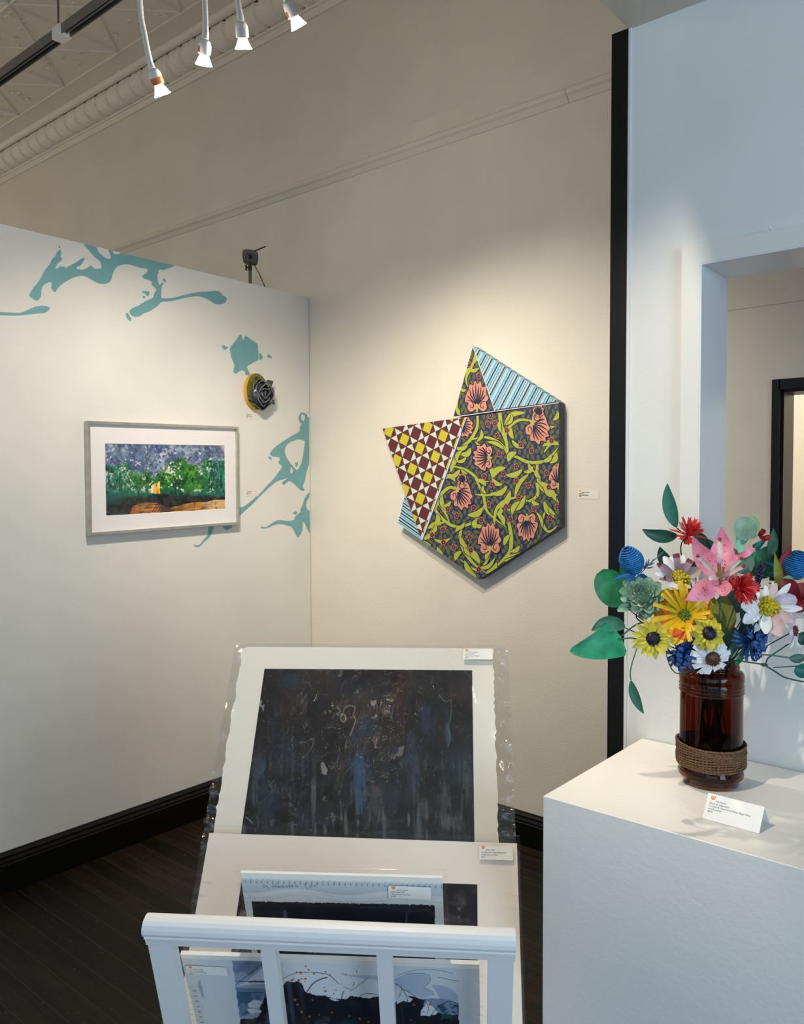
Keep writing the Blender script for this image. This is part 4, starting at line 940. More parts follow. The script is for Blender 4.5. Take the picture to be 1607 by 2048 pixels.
# ================================================================ TENT CARD
def onped(px, py): return Vector(on_z(px, py, PH))
a_ = onped(1404, 1637); c_ = onped(1517.5, 1668)
cx_ = (c_-a_); cw = cx_.length; cx_.normalize(); cn = Vector((0, 0, 1)).cross(cx_)      # cn points to the back
bk_ = onped(1534, 1646)
dep = max(.03, (bk_-c_).dot(cn)); hgt = .0345
fr = Vector((0, 0, hgt))+cn*(dep/2); fh = fr.length; fu = fr.normalized(); fn_ = cx_.cross(fu)
T = thing('tent_card', 'folded white tent card in front of the amber jar', 'card', a_+cx_*cw/2+cn*dep/2)
Mc = frame_M(a_+Vector((0, 0, .0004)), cx_, fu, fn_)
M_cardw = mat('white card stock', (243, 241, 236), rough=.6)
mb = label_mb(Mc, cw, fh, .0005, ['The Nerfs,', 'Floral Arrangement', 'Crochet & Heat Fused Plastic Bags, Wire', 'and Found Jar', '$250'], cw*.0445, radius=.0006, line_h=1.15)
build('front_panel', mb, [M_cardw, M_ink, M_orange, M_badge2], T)
bu = Vector((0, 0, hgt))-cn*(dep/2); bu.normalize()
Mb = frame_M(a_+cn*dep+Vector((0, 0, .0004)), cx_, bu, cx_.cross(bu))
mb = MB(); mb.prism([Mb @ Vector(q) for q in ((0, 0, 0), (cw, 0, 0), (cw, fh, 0), (0, fh, 0))], Mb.to_3x3() @ Vector((0, 0, .0005))); build('back_panel', mb, M_cardw, T)

# ================================================================ PRINT RACK AND PRINTS
# rack axes: U to the right along the rail, A away from the viewer, Z up
th = math.atan2(.081, 1.)
rgt = np.array((math.cos(YAW), math.sin(YAW), 0)); fwd = np.array((-math.sin(YAW), math.cos(YAW), 0))
RU = rgt*math.cos(th)-fwd*math.sin(th); RA = fwd*math.cos(th)+rgt*math.sin(th)
def RK(s, a, z): return Vector(RU*s+RA*a)+Vector((0, 0, z))
def rk_at(px, py, a):
    P = on_plane(px, py, RA*a, RA); return float(np.dot(P, RU)), float(P[2])
M_rack = mat('white gloss rack paint', (232, 232, 232), rough=.35, bump=.08, bscale=40.)
ta = math.radians(19.5)                                     # front frame leans out at the top
AF = 1.155; sL, zL = rk_at(292, 1846, AF); sR, zR = rk_at(1030, 1868, AF); ZR = (zL+zR)/2-.006
def FRM(s, d, n=0.):                                        # point on the front frame: d down the slope, n towards the viewer
    return RK(s, AF+d*math.sin(ta)-n*math.cos(ta), ZR-d*math.cos(ta)-n*math.sin(ta))
R = thing('print_rack', 'white wooden print rack with a moulded top rail and slats', 'print rack', RK((sL+sR)/2, AF+.25, 0))
def bar(name, s0, s1, d0, d1, n0, n1, lab=None):
    mb = MB(); c8 = [FRM(s0, d0, n0), FRM(s1, d0, n0), FRM(s1, d1, n0), FRM(s0, d1, n0)]
    mb.prism(c8, FRM(0, 0, n1)-FRM(0, 0, n0)); return build(name, mb, M_rack, R)
# moulded rail: rounded top, cove and fillet
prof = [(-.004, -.015), (-.010, -.013), (-.0135, -.008), (-.015, -.001), (-.0145, .006), (-.012, .012), (-.007, .0165), (-.001, .0185), (.004, .0175), (.006, .0135), (.009, .0125), (.011, .015), (.0125, .015), (.0135, .012), (.028, .0115), (.028, -.0115), (.0, -.0145)]
mb = MB(); A_ = FRM(sL, 0, 0); mb.prism([FRM(sL, d, n) for d, n in prof], FRM(sR, 0, 0)-A_); build('top_rail', mb, M_rack, R)
wpost = .037; FL = .74
for s0 in (sL+.002, sR-wpost-.002): bar('post', s0, s0+wpost, .030, FL, -.010, .010)
ws = .0225
for pxs in (540, 769.5):
    s_, _ = rk_at(pxs, 1890, AF+.016); bar('slat', s_-ws/2, s_+ws/2, .030, .50, -.009, .009)
bar('bottom_rail', sL+.002+wpost, sR-.002-wpost, .50, .54, -.009, .009)
# back frame and feet
tb = math.radians(36)
def BRM(s, d, n=0.): return RK(s, 1.40+(.60-d)*math.sin(tb)+n*math.cos(tb), .40+(.60-d)*math.cos(tb)-n*math.sin(tb))
def bbar(name, s0, s1, d0, d1):
    mb = MB(); mb.prism([BRM(s0, d0, .022), BRM(s1, d0, .022), BRM(s1, d1, .022), BRM(s0, d1, .022)], BRM(0, 0, .042)-BRM(0, 0, .022)); return build(name, mb, M_rack, R)
for s0 in (sL+.042, sR-wpost-.042): bbar('back_post', s0, s0+wpost, 0, 1.07)
bbar('back_rail', sL+.08, sR-.08, 0, .04); bbar('back_rail', sL+.08, sR-.08, .56, .60)
mb = MB(); zt = .40
for s0 in np.linspace(sL+.06, sR-.08, 4): mb.box((0, 0, 0), (.02, .30, .012), 0, frame_M(RK(s0, 1.25, zt-.03), RU, RA, (0, 0, 1)))
build('trough_slats', mb, M_rack, R).name
o_ = [o for o in R.children if o.name.startswith('trough')][0]; o_['kind'] = 'stuff'
pts = []
for s0 in (sL+.002, sR-wpost-.002):      # front posts run on to the floor as the X-legs
    e = FRM(s0, FL, 0); k = (e.z-.0)/math.cos(ta)
    mb = MB(); mb.prism([FRM(s0, FL, -.01), FRM(s0+wpost, FL, -.01), FRM(s0+wpost, FL+k-.012, -.01), FRM(s0, FL+k-.012, -.01)], FRM(0, 0, .01)-FRM(0, 0, -.01)); build('leg', mb, M_rack, R)

M_paper = mat('cream rag paper', (240, 234, 220), rough=.75, bump=.1, bscale=300.)
M_board = mat('cream mount board', (238, 228, 216), rough=.7)
M_sketch = mat('white sketch paper', (232, 233, 233), rough=.75, bump=.1, bscale=250.)
M_foam = mat('white foam board', (238, 236, 230), rough=.7)
M_backing = mat('dark grey backing board', (60, 58, 58), rough=.7)
M_ptd = painted_mat('watercolour and ink', .75)
M_sleeve = glass_mat('clear plastic sleeve', gl=.02, rough=.08, bump=.5, bs=7., dist=.008)
M_sleeve2 = glass_mat('clear creased plastic', gl=.09, rough=.07, bump=.6, bs=22., dist=.008)
class Pr:
    """a sheet leaning in the rack: local frame x right, y up the slope, z to the viewer; origin at the centre of its top edge"""
    def __init__(s, name, lab, pxl, pxr, a, tilt, length, grow=0.):
        s0, z0 = rk_at(pxl[0], pxl[1], a); s1, z1 = rk_at(pxr[0], pxr[1], a)
        s.w = s1-s0; s.len = length; t = math.radians(tilt); z = (z0+z1)/2
        up = Vector(RA*math.sin(t))+Vector((0, 0, math.cos(t))); u = Vector(RU); roll = math.atan2(z1-z0, s1-s0)
        u2 = u*math.cos(roll)+up*math.sin(roll); up2 = up*math.cos(roll)-u*math.sin(roll); n = u2.cross(up2)
        s.M = frame_M(RK((s0+s1)/2, a, z), u2, up2, n)
        s.o = thing(name, lab, 'print', M=s.M @ Matrix.Translation((0, -length, 0)), group='sleeved prints in the rack')
    def P(s, x, y, z=0.): return s.M @ Vector((x, y, z))
    def px(s, px_, py_, z=0.):
        n = np.array(s.M.to_3x3() @ Vector((0, 0, 1))); o = np.array(s.P(0, 0, z)); q = s.M.inverted() @ Vector(on_plane(px_, py_, o, n)); return q.x, q.y
    def sheet(s, name, x0, x1, y0, y1, z0, z1, m, lab=None):
        mb = MB(); mb.prism([s.P(x0, y0, z0), s.P(x1, y0, z0), s.P(x1, y1, z0), s.P(x0, y1, z0)], s.P(0, 0, z1)-s.P(0, 0, z0)); return build(name, mb, m, s.o, label=lab)
    def paint(s, name, x0, x1, y0, y1, z, nx, ny, fn, lab=None):
        O = s.P(x0, y1, z); return canvas(name, s.o, O, s.P(x1, y1, z)-O, s.P(x0, y0, z)-O, nx, ny, fn, M_ptd, lab)
    def label(s, px_, w, h, lines, z, sz, rot=0., m=None):
        x, y = s.px(px_[0], px_[1], z); M = s.M @ Matrix.Translation((x, y, z)) @ Matrix.Rotation(rot, 4, 'Z')
        mb = label_mb(M, w, h, .0005, lines, sz, line_h=1.22); return build('price_label', mb, [m or M_card, M_ink, M_orange, M_badge2], s.o)
    def sleeve(s, x0, x1, y0, y1, z, zb, m1, sag=.0015, edge=True, seed=0):
        rr_ = random.Random(seed); ph = [rr_.uniform(0, 6) for _ in range(6)]
        def front(i, j):
            x = x0+(x1-x0)*i; y = y0+(y1-y0)*j
            e = max(0, 1-min(i, 1-i)/.06)*min(1, max(0, (j-.38)/.06)) if edge else 0
            w_ = sag*(math.sin(7*i+ph[0]+3*j)+.6*math.sin(13*j+ph[1]+4*i))*.5+e*(.006*math.sin(46*j+ph[2]+9*math.sin(11*j+ph[3]))+.003*math.sin(97*j+60*i+ph[4])+.0013*math.sin(205*i+4*math.sin(19*j+ph[5])))*(1 if m1 is M_sleeve2 else .5)
            return s.P(x, y, z+w_*(1 if e else 1))
        mb = MB(); mb.grid(front, 170, 110)
        mb.add([s.P(x0, y0, zb), s.P(x1, y0, zb), s.P(x1, y1, zb), s.P(x0, y1, zb)], [(0, 1, 2, 3)])
        # top fold
        def top(i, j): p = front(i, 1); q = s.P(x0+(x1-x0)*i, y1, zb); return p.lerp(q, j)+(s.P(0, 1, 0)-s.P(0, 0, 0))*.004*math.sin(PI*j)
        mb.grid(top, 40, 4)
        return build('sleeve', mb, m1, s.o)
# ---- print 1: dark abstract on cream rag paper
p1 = Pr('sleeved_print', 'large sleeved print of a dark blue-black abstract, hindmost and tallest in the rack', (486, 1294.5), (985.5, 1297), 1.87, 36.5, .73)
w2 = p1.w/2
ys = np.linspace(0, -p1.len, 90); rr = random.Random(2)
Lp = [(-w2+.012*0+.0008*math.sin(y*90)+rr.uniform(-.0019, .0019)-.00, y) for y in ys]; Rp = [(w2+.0008*math.sin(y*70+1)+rr.uniform(-.0019, .0019), y) for y in ys]
Lp[0] = (-w2+.012, 0); Lp.insert(1, (-w2+.003, -.004))
mb = MB(); mb.prism([p1.P(x, y, .0005) for x, y in Lp+Rp[::-1]], p1.P(0, 0, .0016)-p1.P(0, 0, .0005)); build('paper', mb, M_paper, p1.o)
xa, ya = p1.px(524.5, 1337.5, .002); xb, yb2 = p1.px(943, 1340.5, .002); xc, _ = p1.px(486.5, 1668, .002); xd, _ = p1.px(949, 1682, .002)
def paint_dark(px, py, u, v):
    X, Y = (px-380)/.448, (py-1260)/.448
    n = lambda sx_, sy_, k, o=4: fbm(X/sx_, Y/sy_, k, o)
    c = np.ones(u.shape+(3,))*np.array([24, 25, 30.])
    c = mixc(c, (29, 38, 50), sstep(.42, .62, n(150, 320, 1))); c = mixc(c, (50, 37, 37), sstep(.48, .66, n(140, 200, 3))*sstep(640, 400, Y)*.9)
    c = mixc(c, (16, 17, 22), sstep(.5, .64, n(120, 90, 5))*.8)
    c = c*(.72+.56*n(10, 120, 13, 5))[..., None]*(.85+.3*n(14, 14, 15, 4))[..., None]
    st = n(24, 300, 7, 5); low = sstep(430, 760, Y)
    c = mixc(c, (80, 86, 94), sstep(.53, .70, st)*low*.9); c = mixc(c, (112, 116, 120), sstep(.64, .76, n(16, 140, 9, 5))*sstep(600, 850, Y)*.8)
    c = mixc(c, (14, 16, 20), sstep(.58, .66, n(60, 60, 11))*low*.7)
    def patch(cx, cy, rx, ry, col, k, s=1.):
        nonlocal c
        d = np.hypot((X-cx)/rx, (Y-cy)/ry)+(n(30, 60, k)-.5)*1.5+(n(9, 40, k+50)-.5)*1.3; c = mixc(c, np.asarray(col)*.9, sstep(1.15, .2, d)*s)
    patch(755, 650, 42, 170, (42, 78, 118), 21, .95); patch(760, 770, 30, 50, (48, 92, 140), 22, .8); patch(790, 440, 60, 80, (36, 58, 90), 23, .8)
    patch(1050, 390, 50, 80, (38, 50, 84), 24, .9); patch(1000, 600, 50, 130, (44, 66, 96), 25, .8); patch(345, 780, 60, 120, (34, 54, 84), 26, .8); patch(325, 620, 22, 60, (48, 84, 120), 27, .8)
    patch(940, 310, 36, 150, (58, 26, 32), 28, .9); patch(940, 400, 30, 50, (66, 32, 36), 29, .5); patch(1150, 450, 18, 110, (62, 92, 112), 30, .7); patch(450, 300, 60, 80, (52, 40, 40), 31, .8); patch(505, 330, 26, 40, (84, 70, 66), 32, .8)
    patch(820, 790, 40, 140, (74, 78, 78), 33, .7); patch(1130, 760, 40, 140, (84, 92, 98), 34, .8); patch(1050, 790, 30, 60, (110, 104, 98), 35, .7); patch(800, 340, 60, 60, (56, 48, 46), 36, .8); patch(1170, 860, 60, 60, (104, 108, 110), 37, .6); patch(600, 350, 90, 120, (38, 33, 36), 38, .8); patch(470, 230, 70, 24, (40, 58, 84), 39, .7)
    def line(pts, w_, col, s=1.):
        nonlocal c
        P = spline(pts, 6, False); d = seg_dist(X, Y, P)+(n(12, 12, 51)-.5)*2.5; c = mixc(c, col, sstep(w_, w_*.3, d)*s)
    line([(655, 345), (670, 360), (655, 378), (680, 372), (690, 350), (715, 338), (735, 350), (728, 380), (738, 400), (732, 425), (715, 470)], 4.2, (140, 128, 108), .8)
    line([(680, 376), (672, 392), (682, 410), (694, 402), (690, 380), (680, 376)], 4, (150, 138, 116), .9); line([(668, 330), (680, 300), (674, 270), (684, 240)], 3, (96, 86, 80), .6)
    line([(490, 502), (520, 498), (544, 484), (548, 510), (530, 545), (500, 572)], 3.4, (112, 100, 88), .7); line([(522, 505), (532, 520)], 3, (120, 110, 100), .6)
    line([(918, 310), (925, 270), (938, 230), (940, 190)], 3, (110, 70, 64), .6); line([(900, 390), (905, 350), (912, 330)], 3.6, (104, 112, 120), .6); line([(700, 480), (696, 520), (716, 515), (706, 482)], 3, (120, 116, 110), .7)
    line([(340, 380), (358, 400), (346, 440), (350, 500)], 3.2, (90, 70, 60), .6); line([(1110, 290), (1140, 320), (1165, 315), (1160, 400), (1150, 430), (1160, 480), (1150, 520)], 4, (108, 120, 128), .6); line([(250, 836), (280, 862)], 3.6, (150, 150, 146), .8); line([(360, 690), (375, 670), (380, 700), (360, 725), (364, 700)], 3.4, (92, 96, 100), .7)
    line([(488, 682), (510, 730), (545, 780)], 3, (10, 11, 14), .8); line([(505, 235), (530, 236), (540, 255)], 3, (80, 104, 130), .6)
    line([(860, 184), (880, 200), (900, 188)], 3, (80, 82, 86), .7); line([(1225, 184), (1250, 210)], 3, (90, 92, 96), .6)
    def chip(pts, col): 
        nonlocal c
        c = mixc(c, col, inside(X+(n(10, 10, 61)-.5)*10, Y+(n(10, 10, 62)-.5)*10, pts)*.95)
    chip([(582, 595), (598, 592), (612, 625), (604, 650), (588, 640)], (138, 134, 124)); chip([(804, 316), (828, 314), (832, 330), (812, 338)], (136, 132, 128)); chip([(916, 556), (935, 522), (955, 515), (950, 555), (930, 566)], (110, 104, 98)); chip([(310, 312), (318, 310), (318, 344), (310, 340)], (150, 150, 150)); chip([(320, 340), (330, 330), (328, 362), (320, 358)], (140, 142, 144)); chip([(742, 268), (752, 266), (750, 285), (744, 286)], (110, 112, 116))
    c = mixc(c, (112, 106, 100), sstep(.73, .78, n(9, 12, 71, 3))*.5)
    g_ = c.mean(-1, keepdims=True); return (c*.8+g_*.2)*1.0
p1.paint('artwork', (xa+xc)/2, (xb+xd)/2, -p1.len+.06, (ya+yb2)/2, .0021, 340, 460, paint_dark)
p1.label((926, 1318.5), .0675, .0255, ['Gwen Settle', 'Untitled, XXV', 'Watercolor on Paper', '$600'], .0075, .0038)
sx0 = p1.px(470.5, 1293, .006)[0]; sx1 = p1.px(1014, 1297, .006)[0]; q0 = p1.px(420, 1668, .006)[0]; q1 = p1.px(1034, 1690, .006)[0]
p1.sleeve(sx0-.003, sx1+.002, -p1.len-.01, p1.px(740, 1292.5, .006)[1]+.002, .0065, -.001, M_sleeve2, .0012, True, 4)
# ---- print 2: seascape in a wide cream mount
p2_ = Pr('sleeved_print', 'sleeved print in a wide cream mount, standing in front of the dark abstract', (419, 1666.5), (1033, 1687.5), 1.600, 36.5, .415)
p2_.sheet('mount', -p2_.w/2, p2_.w/2, -p2_.len, 0, 0, .003, M_board); p2_.sheet('backing', -p2_.w/2-.003, p2_.w/2+.004, -p2_.len-.002, -.012, -.005, -.0005, M_backing)
e0 = p2_.px(954, 1769, .0035); e1 = p2_.px(483, 1760, .0035)[0]
def paint_sea(px, py, u, v):
    n = lambda s, k: fbm(px/s, py/s, k, 4)
    c = np.ones(u.shape+(3,))*np.array([58, 52, 58.]); c = mixc(c, (30, 28, 36), sstep(.4, .6, n(26, 3))); c = mixc(c, (106, 98, 104), sstep(.56, .7, n(18, 5))*sstep(1790, 1830, py)); c = mixc(c, (22, 22, 28), sstep(.5, .66, n(12, 8))*.7)
    return c
p2_.paint('artwork', e1, e0[0], -p2_.len+.05, e0[1], .0036, 200, 140, paint_sea)
p2_.label((957.5, 1718.5), .0675, .0262, ['Gwen Settle', 'Seascape with Impending Storm', 'Watercolor on Paper', '$500'], .0062, .0038)
p2_.sleeve(-p2_.w/2-.006, p2_.w/2+.006, -p2_.len-.004, .012, .0058, -.006, M_sleeve, .0016, True, 9)
# ---- print 3: ink painting on spiral-bound paper, leaning against the front frame
p3_ = Pr('sleeved_print', 'sleeved sketchbook page with torn holes and handwriting, leaning just behind the top rail', (479.5, 1747), (884, 1756.5), 1.245, -19, .36)
p3_.sheet('board', -p3_.w/2, p3_.w/2, -p3_.len, 0, -.006, -.001, M_foam)
def paint_epic(px, py, u, v):
    X, Y = (px-460)*5.357, (py-1720)*5.357; n = lambda s, k, o=4: fbm(X/s, Y/s, k, o)
    c = np.ones(u.shape+(3,))*np.array([226, 229, 231.]); ed = 325+26*np.sin(X/170.+.6)+.02*X
    c = mixc(c, (196, 203, 210), sstep(8, -8, Y-ed)); c = mixc(c, (206, 212, 218), sstep(.01, .0, np.abs((Y-ed-40-20*np.sin(X/210.))/900))*.8); c = mixc(c, (202, 208, 214), sstep(.012, .0, np.abs((Y-ed-78-18*np.sin(X/240.+1))/900))*.7)
    tp = 440+(X-230)*.021+(n(40, 5)-.5)*16+8*sstep(.6, .7, n(9, 6))
    dk = (Y > tp) & (X > 230+(Y-440)*.11) & (X < 2190+Y*.004)
    d = np.ones(u.shape+(3,))*np.array([20, 24, 36.]); d = mixc(d, (36, 44, 62), sstep(.5, .7, n(120, 8))*.8); d = mixc(d, (12, 14, 20), sstep(560, 640, Y)*.7)
    d = mixc(d, (88, 102, 122), inside(X, Y, [(566, 540), (600, 534), (618, 650), (572, 650)])*sstep(.2, .5, n(40, 9))*.8); d = mixc(d, (60, 72, 92), inside(X, Y, [(1880, 560), (1905, 560), (1900, 690), (1870, 690)])*.8)
    fl = inside(X, Y, [(820, 925), (930, 925), (920, 1000), (830, 1000)]); d = mixc(d, (150, 170, 190), fl*sstep(.35, .5, n(26, 11)))
    c = np.where(dk[..., None], d, c)
    return c
p3_.paint('artwork', -p3_.w/2, p3_.w/2, -p3_.len+.004, -.012, -.0006, 420, 330, paint_epic)
mb = MB()          # torn perforations along the top edge
nt_ = 36
for k in range(nt_):
    x = -p3_.w/2+.004+(p3_.w-.008)*k/(nt_-1); hh = .0045+.002*rr.random()
    mb.prism([p3_.P(x-.0030, -.0125, -.0005), p3_.P(x+.0014, -.0125, -.0005), p3_.P(x+.0012+rr.uniform(-.001, .001), -.0125+hh*.55, -.0005), p3_.P(x-.0026, -.0125+hh*.5, -.0005)], p3_.P(0, 0, .0005)-p3_.P(0, 0, 0))
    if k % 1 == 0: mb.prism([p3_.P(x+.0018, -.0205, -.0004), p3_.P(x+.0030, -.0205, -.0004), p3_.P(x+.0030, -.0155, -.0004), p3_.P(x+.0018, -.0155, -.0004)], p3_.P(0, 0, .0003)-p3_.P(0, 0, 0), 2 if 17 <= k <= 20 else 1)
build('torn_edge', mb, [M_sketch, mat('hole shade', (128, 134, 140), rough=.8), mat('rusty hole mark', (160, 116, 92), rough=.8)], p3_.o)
def hand(pr, strokes, z, w_, to_px):
    m_ = mat('pencil line', (70, 76, 86), rough=.7)
    for st in strokes:
        mb = MB(); P = [pr.P(*pr.px(*to_px(*p), z), z) for p in spline(st, 4, False)]; mb.tube(P, w_, 5); build('pen_stroke', mb, m_, pr.o)
HW = [[(378, 275), (360, 268), (350, 290), (366, 300), (384, 278), (398, 284), (412, 314)],
      [(462, 256), (458, 304)], [(490, 236), (492, 300)], [(445, 288), (500, 280)], [(505, 284), (520, 276), (522, 288), (508, 292), (524, 298)], [(533, 276), (536, 296)], [(534, 282), (548, 274)], [(562, 272), (552, 284), (562, 296), (574, 284), (562, 272)], [(584, 272), (586, 294)],
      [(598, 296), (600, 272), (616, 292), (622, 268)], [(632, 270), (634, 292), (650, 290)], [(632, 280), (646, 277)], [(634, 270), (648, 266)], [(660, 290), (662, 270), (676, 274), (664, 280), (680, 290)], [(692, 266), (694, 288)], [(724, 264), (708, 272), (712, 288), (732, 282)],
      [(830, 246), (796, 258), (790, 268), (815, 272), (808, 296), (830, 302), (838, 296)], [(852, 276), (856, 304)], [(852, 278), (868, 274), (868, 286), (855, 290)], [(882, 270), (884, 290)], [(912, 268), (898, 274), (902, 288), (922, 284)], [(950, 270), (955, 272)],
      [(213, 372), (215, 410)]]
hand(p3_, HW, -.0001, .00022, lambda x, y: (460+x/5.357, 1720+y/5.357))
p3_.label((777, 1794.5), .0675, .0245, ['Gwen Settle', 'Heroineic Epic', 'Watercolor on Paper', '$400'], .0022, .0037, math.radians(-1.2))
p3_.sleeve(-p3_.w/2-.008, p3_.w/2+.008, -p3_.len, .008, .0015, -.010, M_sleeve, .0012, True, 15)
# ---- print 4: wide ink landscape right behind the slats
p4_ = Pr('sleeved_print', 'wide sleeved ink landscape with orange specks, frontmost behind the rack slats', (359, 1911.5), (958, 1929), 1.232, -23, .30)
p4_.sheet('board', -p4_.w/2, p4_.w/2, -p4_.len, 0, -.008, -.001, M_foam)
def paint_land(px, py, u, v):
    X, Y = (px-460)*3.151, (py-1890)*3.151; n = lambda s, k, o=4: fbm(X/s+7, Y/s+7, k, o)
    c = np.ones(u.shape+(3,))*np.array([208, 216, 222.])
    def fill(pts, col, s=1., k=3, j=6.):
        nonlocal c
        c = mixc(c, col, inside(X+(n(22, k)-.5)*j, Y+(n(22, k+1)-.5)*j, pts)*s)
    def line(pts, w_, col, s=1.):
        nonlocal c
        c = mixc(c, col, sstep(w_, w_*.4, seg_dist(X, Y, spline(pts, 5, False)))*s)
    img = [(0, 96), (1430, 128), (1445, 330), (1440, 700), (60, 700), (55, 460)]
    fill([(10, 96), (330, 104), (330, 500), (60, 470), (40, 330), (25, 200)], (150, 166, 184), .9, 3, 4)
    c = mixc(c, (108, 128, 154), inside(X, Y, [(5, 96), (240, 100), (130, 190), (20, 235)])*sstep(.3, .7, n(70, 5)))
    fill([(40, 262), (110, 225), (200, 150), (330, 104), (330, 240), (120, 250)], (214, 220, 226), .9); fill([(120, 225), (330, 225), (330, 240), (110, 236)], (60, 80, 104), .8)
    fill([(35, 270), (235, 275), (215, 330), (170, 390), (120, 440), (55, 455)], (104, 130, 156), .9); c = mixc(c, (62, 92, 120), inside(X, Y, [(40, 300), (210, 300), (120, 430), (50, 450)])*sstep(.4, .65, n(50, 8))*.8)
    fill([(330, 80), (960, 110), (960, 335), (700, 350), (480, 310), (440, 235), (340, 230)], (228, 231, 235), 1., 3, 2)
    fill([(700, 165), (715, 182), (830, 190), (955, 196), (965, 225), (850, 212), (705, 190)], (182, 192, 212), .8)
    fill([(1030, 215), (1110, 182), (1220, 178), (1262, 205), (1250, 245), (1220, 265), (1275, 295), (1280, 320), (1200, 335), (1120, 290), (1040, 260)], (172, 186, 206), .9); line([(1110, 182), (1220, 178), (1262, 205), (1250, 245), (1220, 265), (1275, 295), (1280, 318)], 3., (112, 128, 160), .8)
    fill([(1270, 250), (1340, 255), (1400, 280), (1438, 325), (1438, 365), (1330, 350), (1300, 300)], (160, 176, 200), .8); fill([(1180, 340), (1290, 335), (1380, 345), (1440, 372), (1440, 440), (1290, 430), (1200, 380)], (120, 140, 168), .9); c = mixc(c, (52, 76, 104), inside(X, Y, [(1300, 380), (1360, 365), (1440, 378), (1440, 430), (1330, 430)])*sstep(.3, .6, n(24, 12)))
    # the dark mass
    top = [(60, 462), (130, 465), (180, 455), (190, 400), (210, 350), (225, 300), (240, 255), (262, 250), (300, 300), (345, 240), (352, 228), (400, 236), (430, 226), (452, 246), (468, 280), (480, 298), (540, 316), (600, 320), (660, 342), (720, 345), (770, 320), (830, 330), (880, 335), (955, 318), (985, 360), (1040, 366), (1090, 330), (1150, 322), (1200, 345), (1230, 345), (1215, 390), (1200, 440), (1260, 446), (1310, 420), (1330, 432), (1440, 440), (1445, 800), (60, 800)]
    dk = inside(X+(n(18, 21)-.5)*16, Y+(n(18, 22)-.5)*16+6*sstep(.62, .7, n(7, 23)), top)
    d = np.ones(u.shape+(3,))*np.array([16, 20, 32.]); d = mixc(d, (34, 44, 62), sstep(.5, .7, n(90, 25))*.8); d = mixc(d, (18, 58, 66), sstep(.56, .72, n(70, 27))*sstep(420, 500, Y)*.8); d = mixc(d, (78, 86, 100), inside(X, Y, [(352, 230), (385, 236), (415, 520), (392, 520)])*.7); d = mixc(d, (28, 88, 78), inside(X, Y, [(1340, 430), (1440, 425), (1440, 470), (1320, 480)])*sstep(.35, .6, n(30, 29))*.8)
    c = np.where(dk[..., None], d, c)
    for P in ([(110, 370), (150, 345), (200, 355), (180, 400), (120, 396)], [(108, 404), (150, 400), (200, 414), (190, 430), (150, 425), (152, 440), (115, 420)], [(1043, 330), (1110, 322), (1150, 340), (1130, 362), (1090, 352), (1050, 372)], [(1240, 350), (1260, 375), (1290, 400), (1308, 425), (1290, 440), (1200, 446), (1205, 410), (1225, 390)], [(620, 336), (650, 336), (690, 350), (660, 354)]): fill(P, (216, 221, 226), 1., 31, 5)
    for P, w_ in (([(330, 215), (400, 180), (480, 172), (560, 176), (620, 188), (660, 220), (682, 245)], 2.6), ([(486, 292), (520, 245), (560, 220), (610, 204)], 5), ([(700, 345), (705, 318), (716, 292)], 4), ([(810, 330), (840, 310), (890, 308), (950, 316)], 2.6), ([(710, 262), (770, 285)], 2), ([(1030, 240), (1070, 260), (1110, 320), (1118, 360)], 2.6), ([(1090, 280), (1130, 300), (1195, 345)], 3), ([(1060, 330), (1080, 290), (1075, 250)], 2), ([(1230, 345), (1250, 400), (1240, 430)], 2.6), ([(1260, 450), (1310, 390), (1380, 356), (1440, 372)], 3), ([(1310, 202), (1440, 230)], 2), ([(20, 262), (240, 90)], 2.2), ([(20, 228), (250, 232)], 2.4), ([(45, 300), (250, 296)], 2), ([(770, 285), (870, 205)], 1.5), ([(1060, 190), (1160, 160), (1300, 158), (1400, 180)], 1.6)): line(P, w_, (30, 38, 56), .85)
    r2 = random.Random(11)
    for (x, y, s) in ((475, 135, 6), (493, 156, 6), (420, 172, 7), (445, 174, 10), (527, 181, 7), (474, 212, 8), (470, 232, 5), (590, 268, 5), (600, 291, 8), (796, 166, 6), (932, 225, 5), (400, 214, 6), (408, 346, 10), (424, 376, 8), (450, 422, 9), (518, 346, 6), (500, 452, 8), (640, 424, 6), (815, 465, 8), (872, 485, 7), (752, 448, 5), (1158, 378, 7), (1256, 376, 8), (1140, 472, 5), (560, 440, 5)): c = mixc(c, (206, 90, 40) if y < 300 else (176, 112, 48), (np.hypot(X-x, (Y-y)*1.15) < s)*.9)
    for (x, y, s) in ((388, 222, 7), (432, 222, 8), (450, 214, 5), (600, 170, 5), (628, 188, 4), (1220, 420, 5)): c = mixc(c, (150, 30, 40), (np.hypot(X-x, (Y-y)*1.15) < s)*.9)
    for k in range(16): x, y = r2.uniform(640, 940), r2.uniform(180, 310); c = mixc(c, (24, 28, 44), (np.hypot(X-x, Y-y) < r2.uniform(1.5, 4))*.9)
    lft = X < 12+(Y-100)*.135+3*np.sin(Y/9.)
    c = np.where(lft[..., None], np.array([212, 218, 222.])+0*c, c)
    for k in range(14): y = 190+k*33; x = -272+(y-96)*.245; c = mixc(c, (150, 156, 164), ((np.abs(X-x) < 12) & (np.abs(Y-y) < 5))*.8*(y > 260))
    for P in ([(-195, 180), (-185, 165), (-182, 195)], [(-205, 235), (-190, 220), (-160, 330), (-180, 330)], [(-185, 395), (-170, 388), (-172, 400)]): fill(P, (150, 164, 180), .8, 41, 10)
    c = mixc(c, (200, 208, 216), sstep(6, 0, np.abs(X-1440))*0)
    c = np.where((X > 1446)[..., None], np.array([212, 218, 224.])+0*c, c)
    return c
p4_.paint('artwork', -p4_.w/2, p4_.w/2, -p4_.len+.004, -.010, -.0007, 640, 330, paint_land)
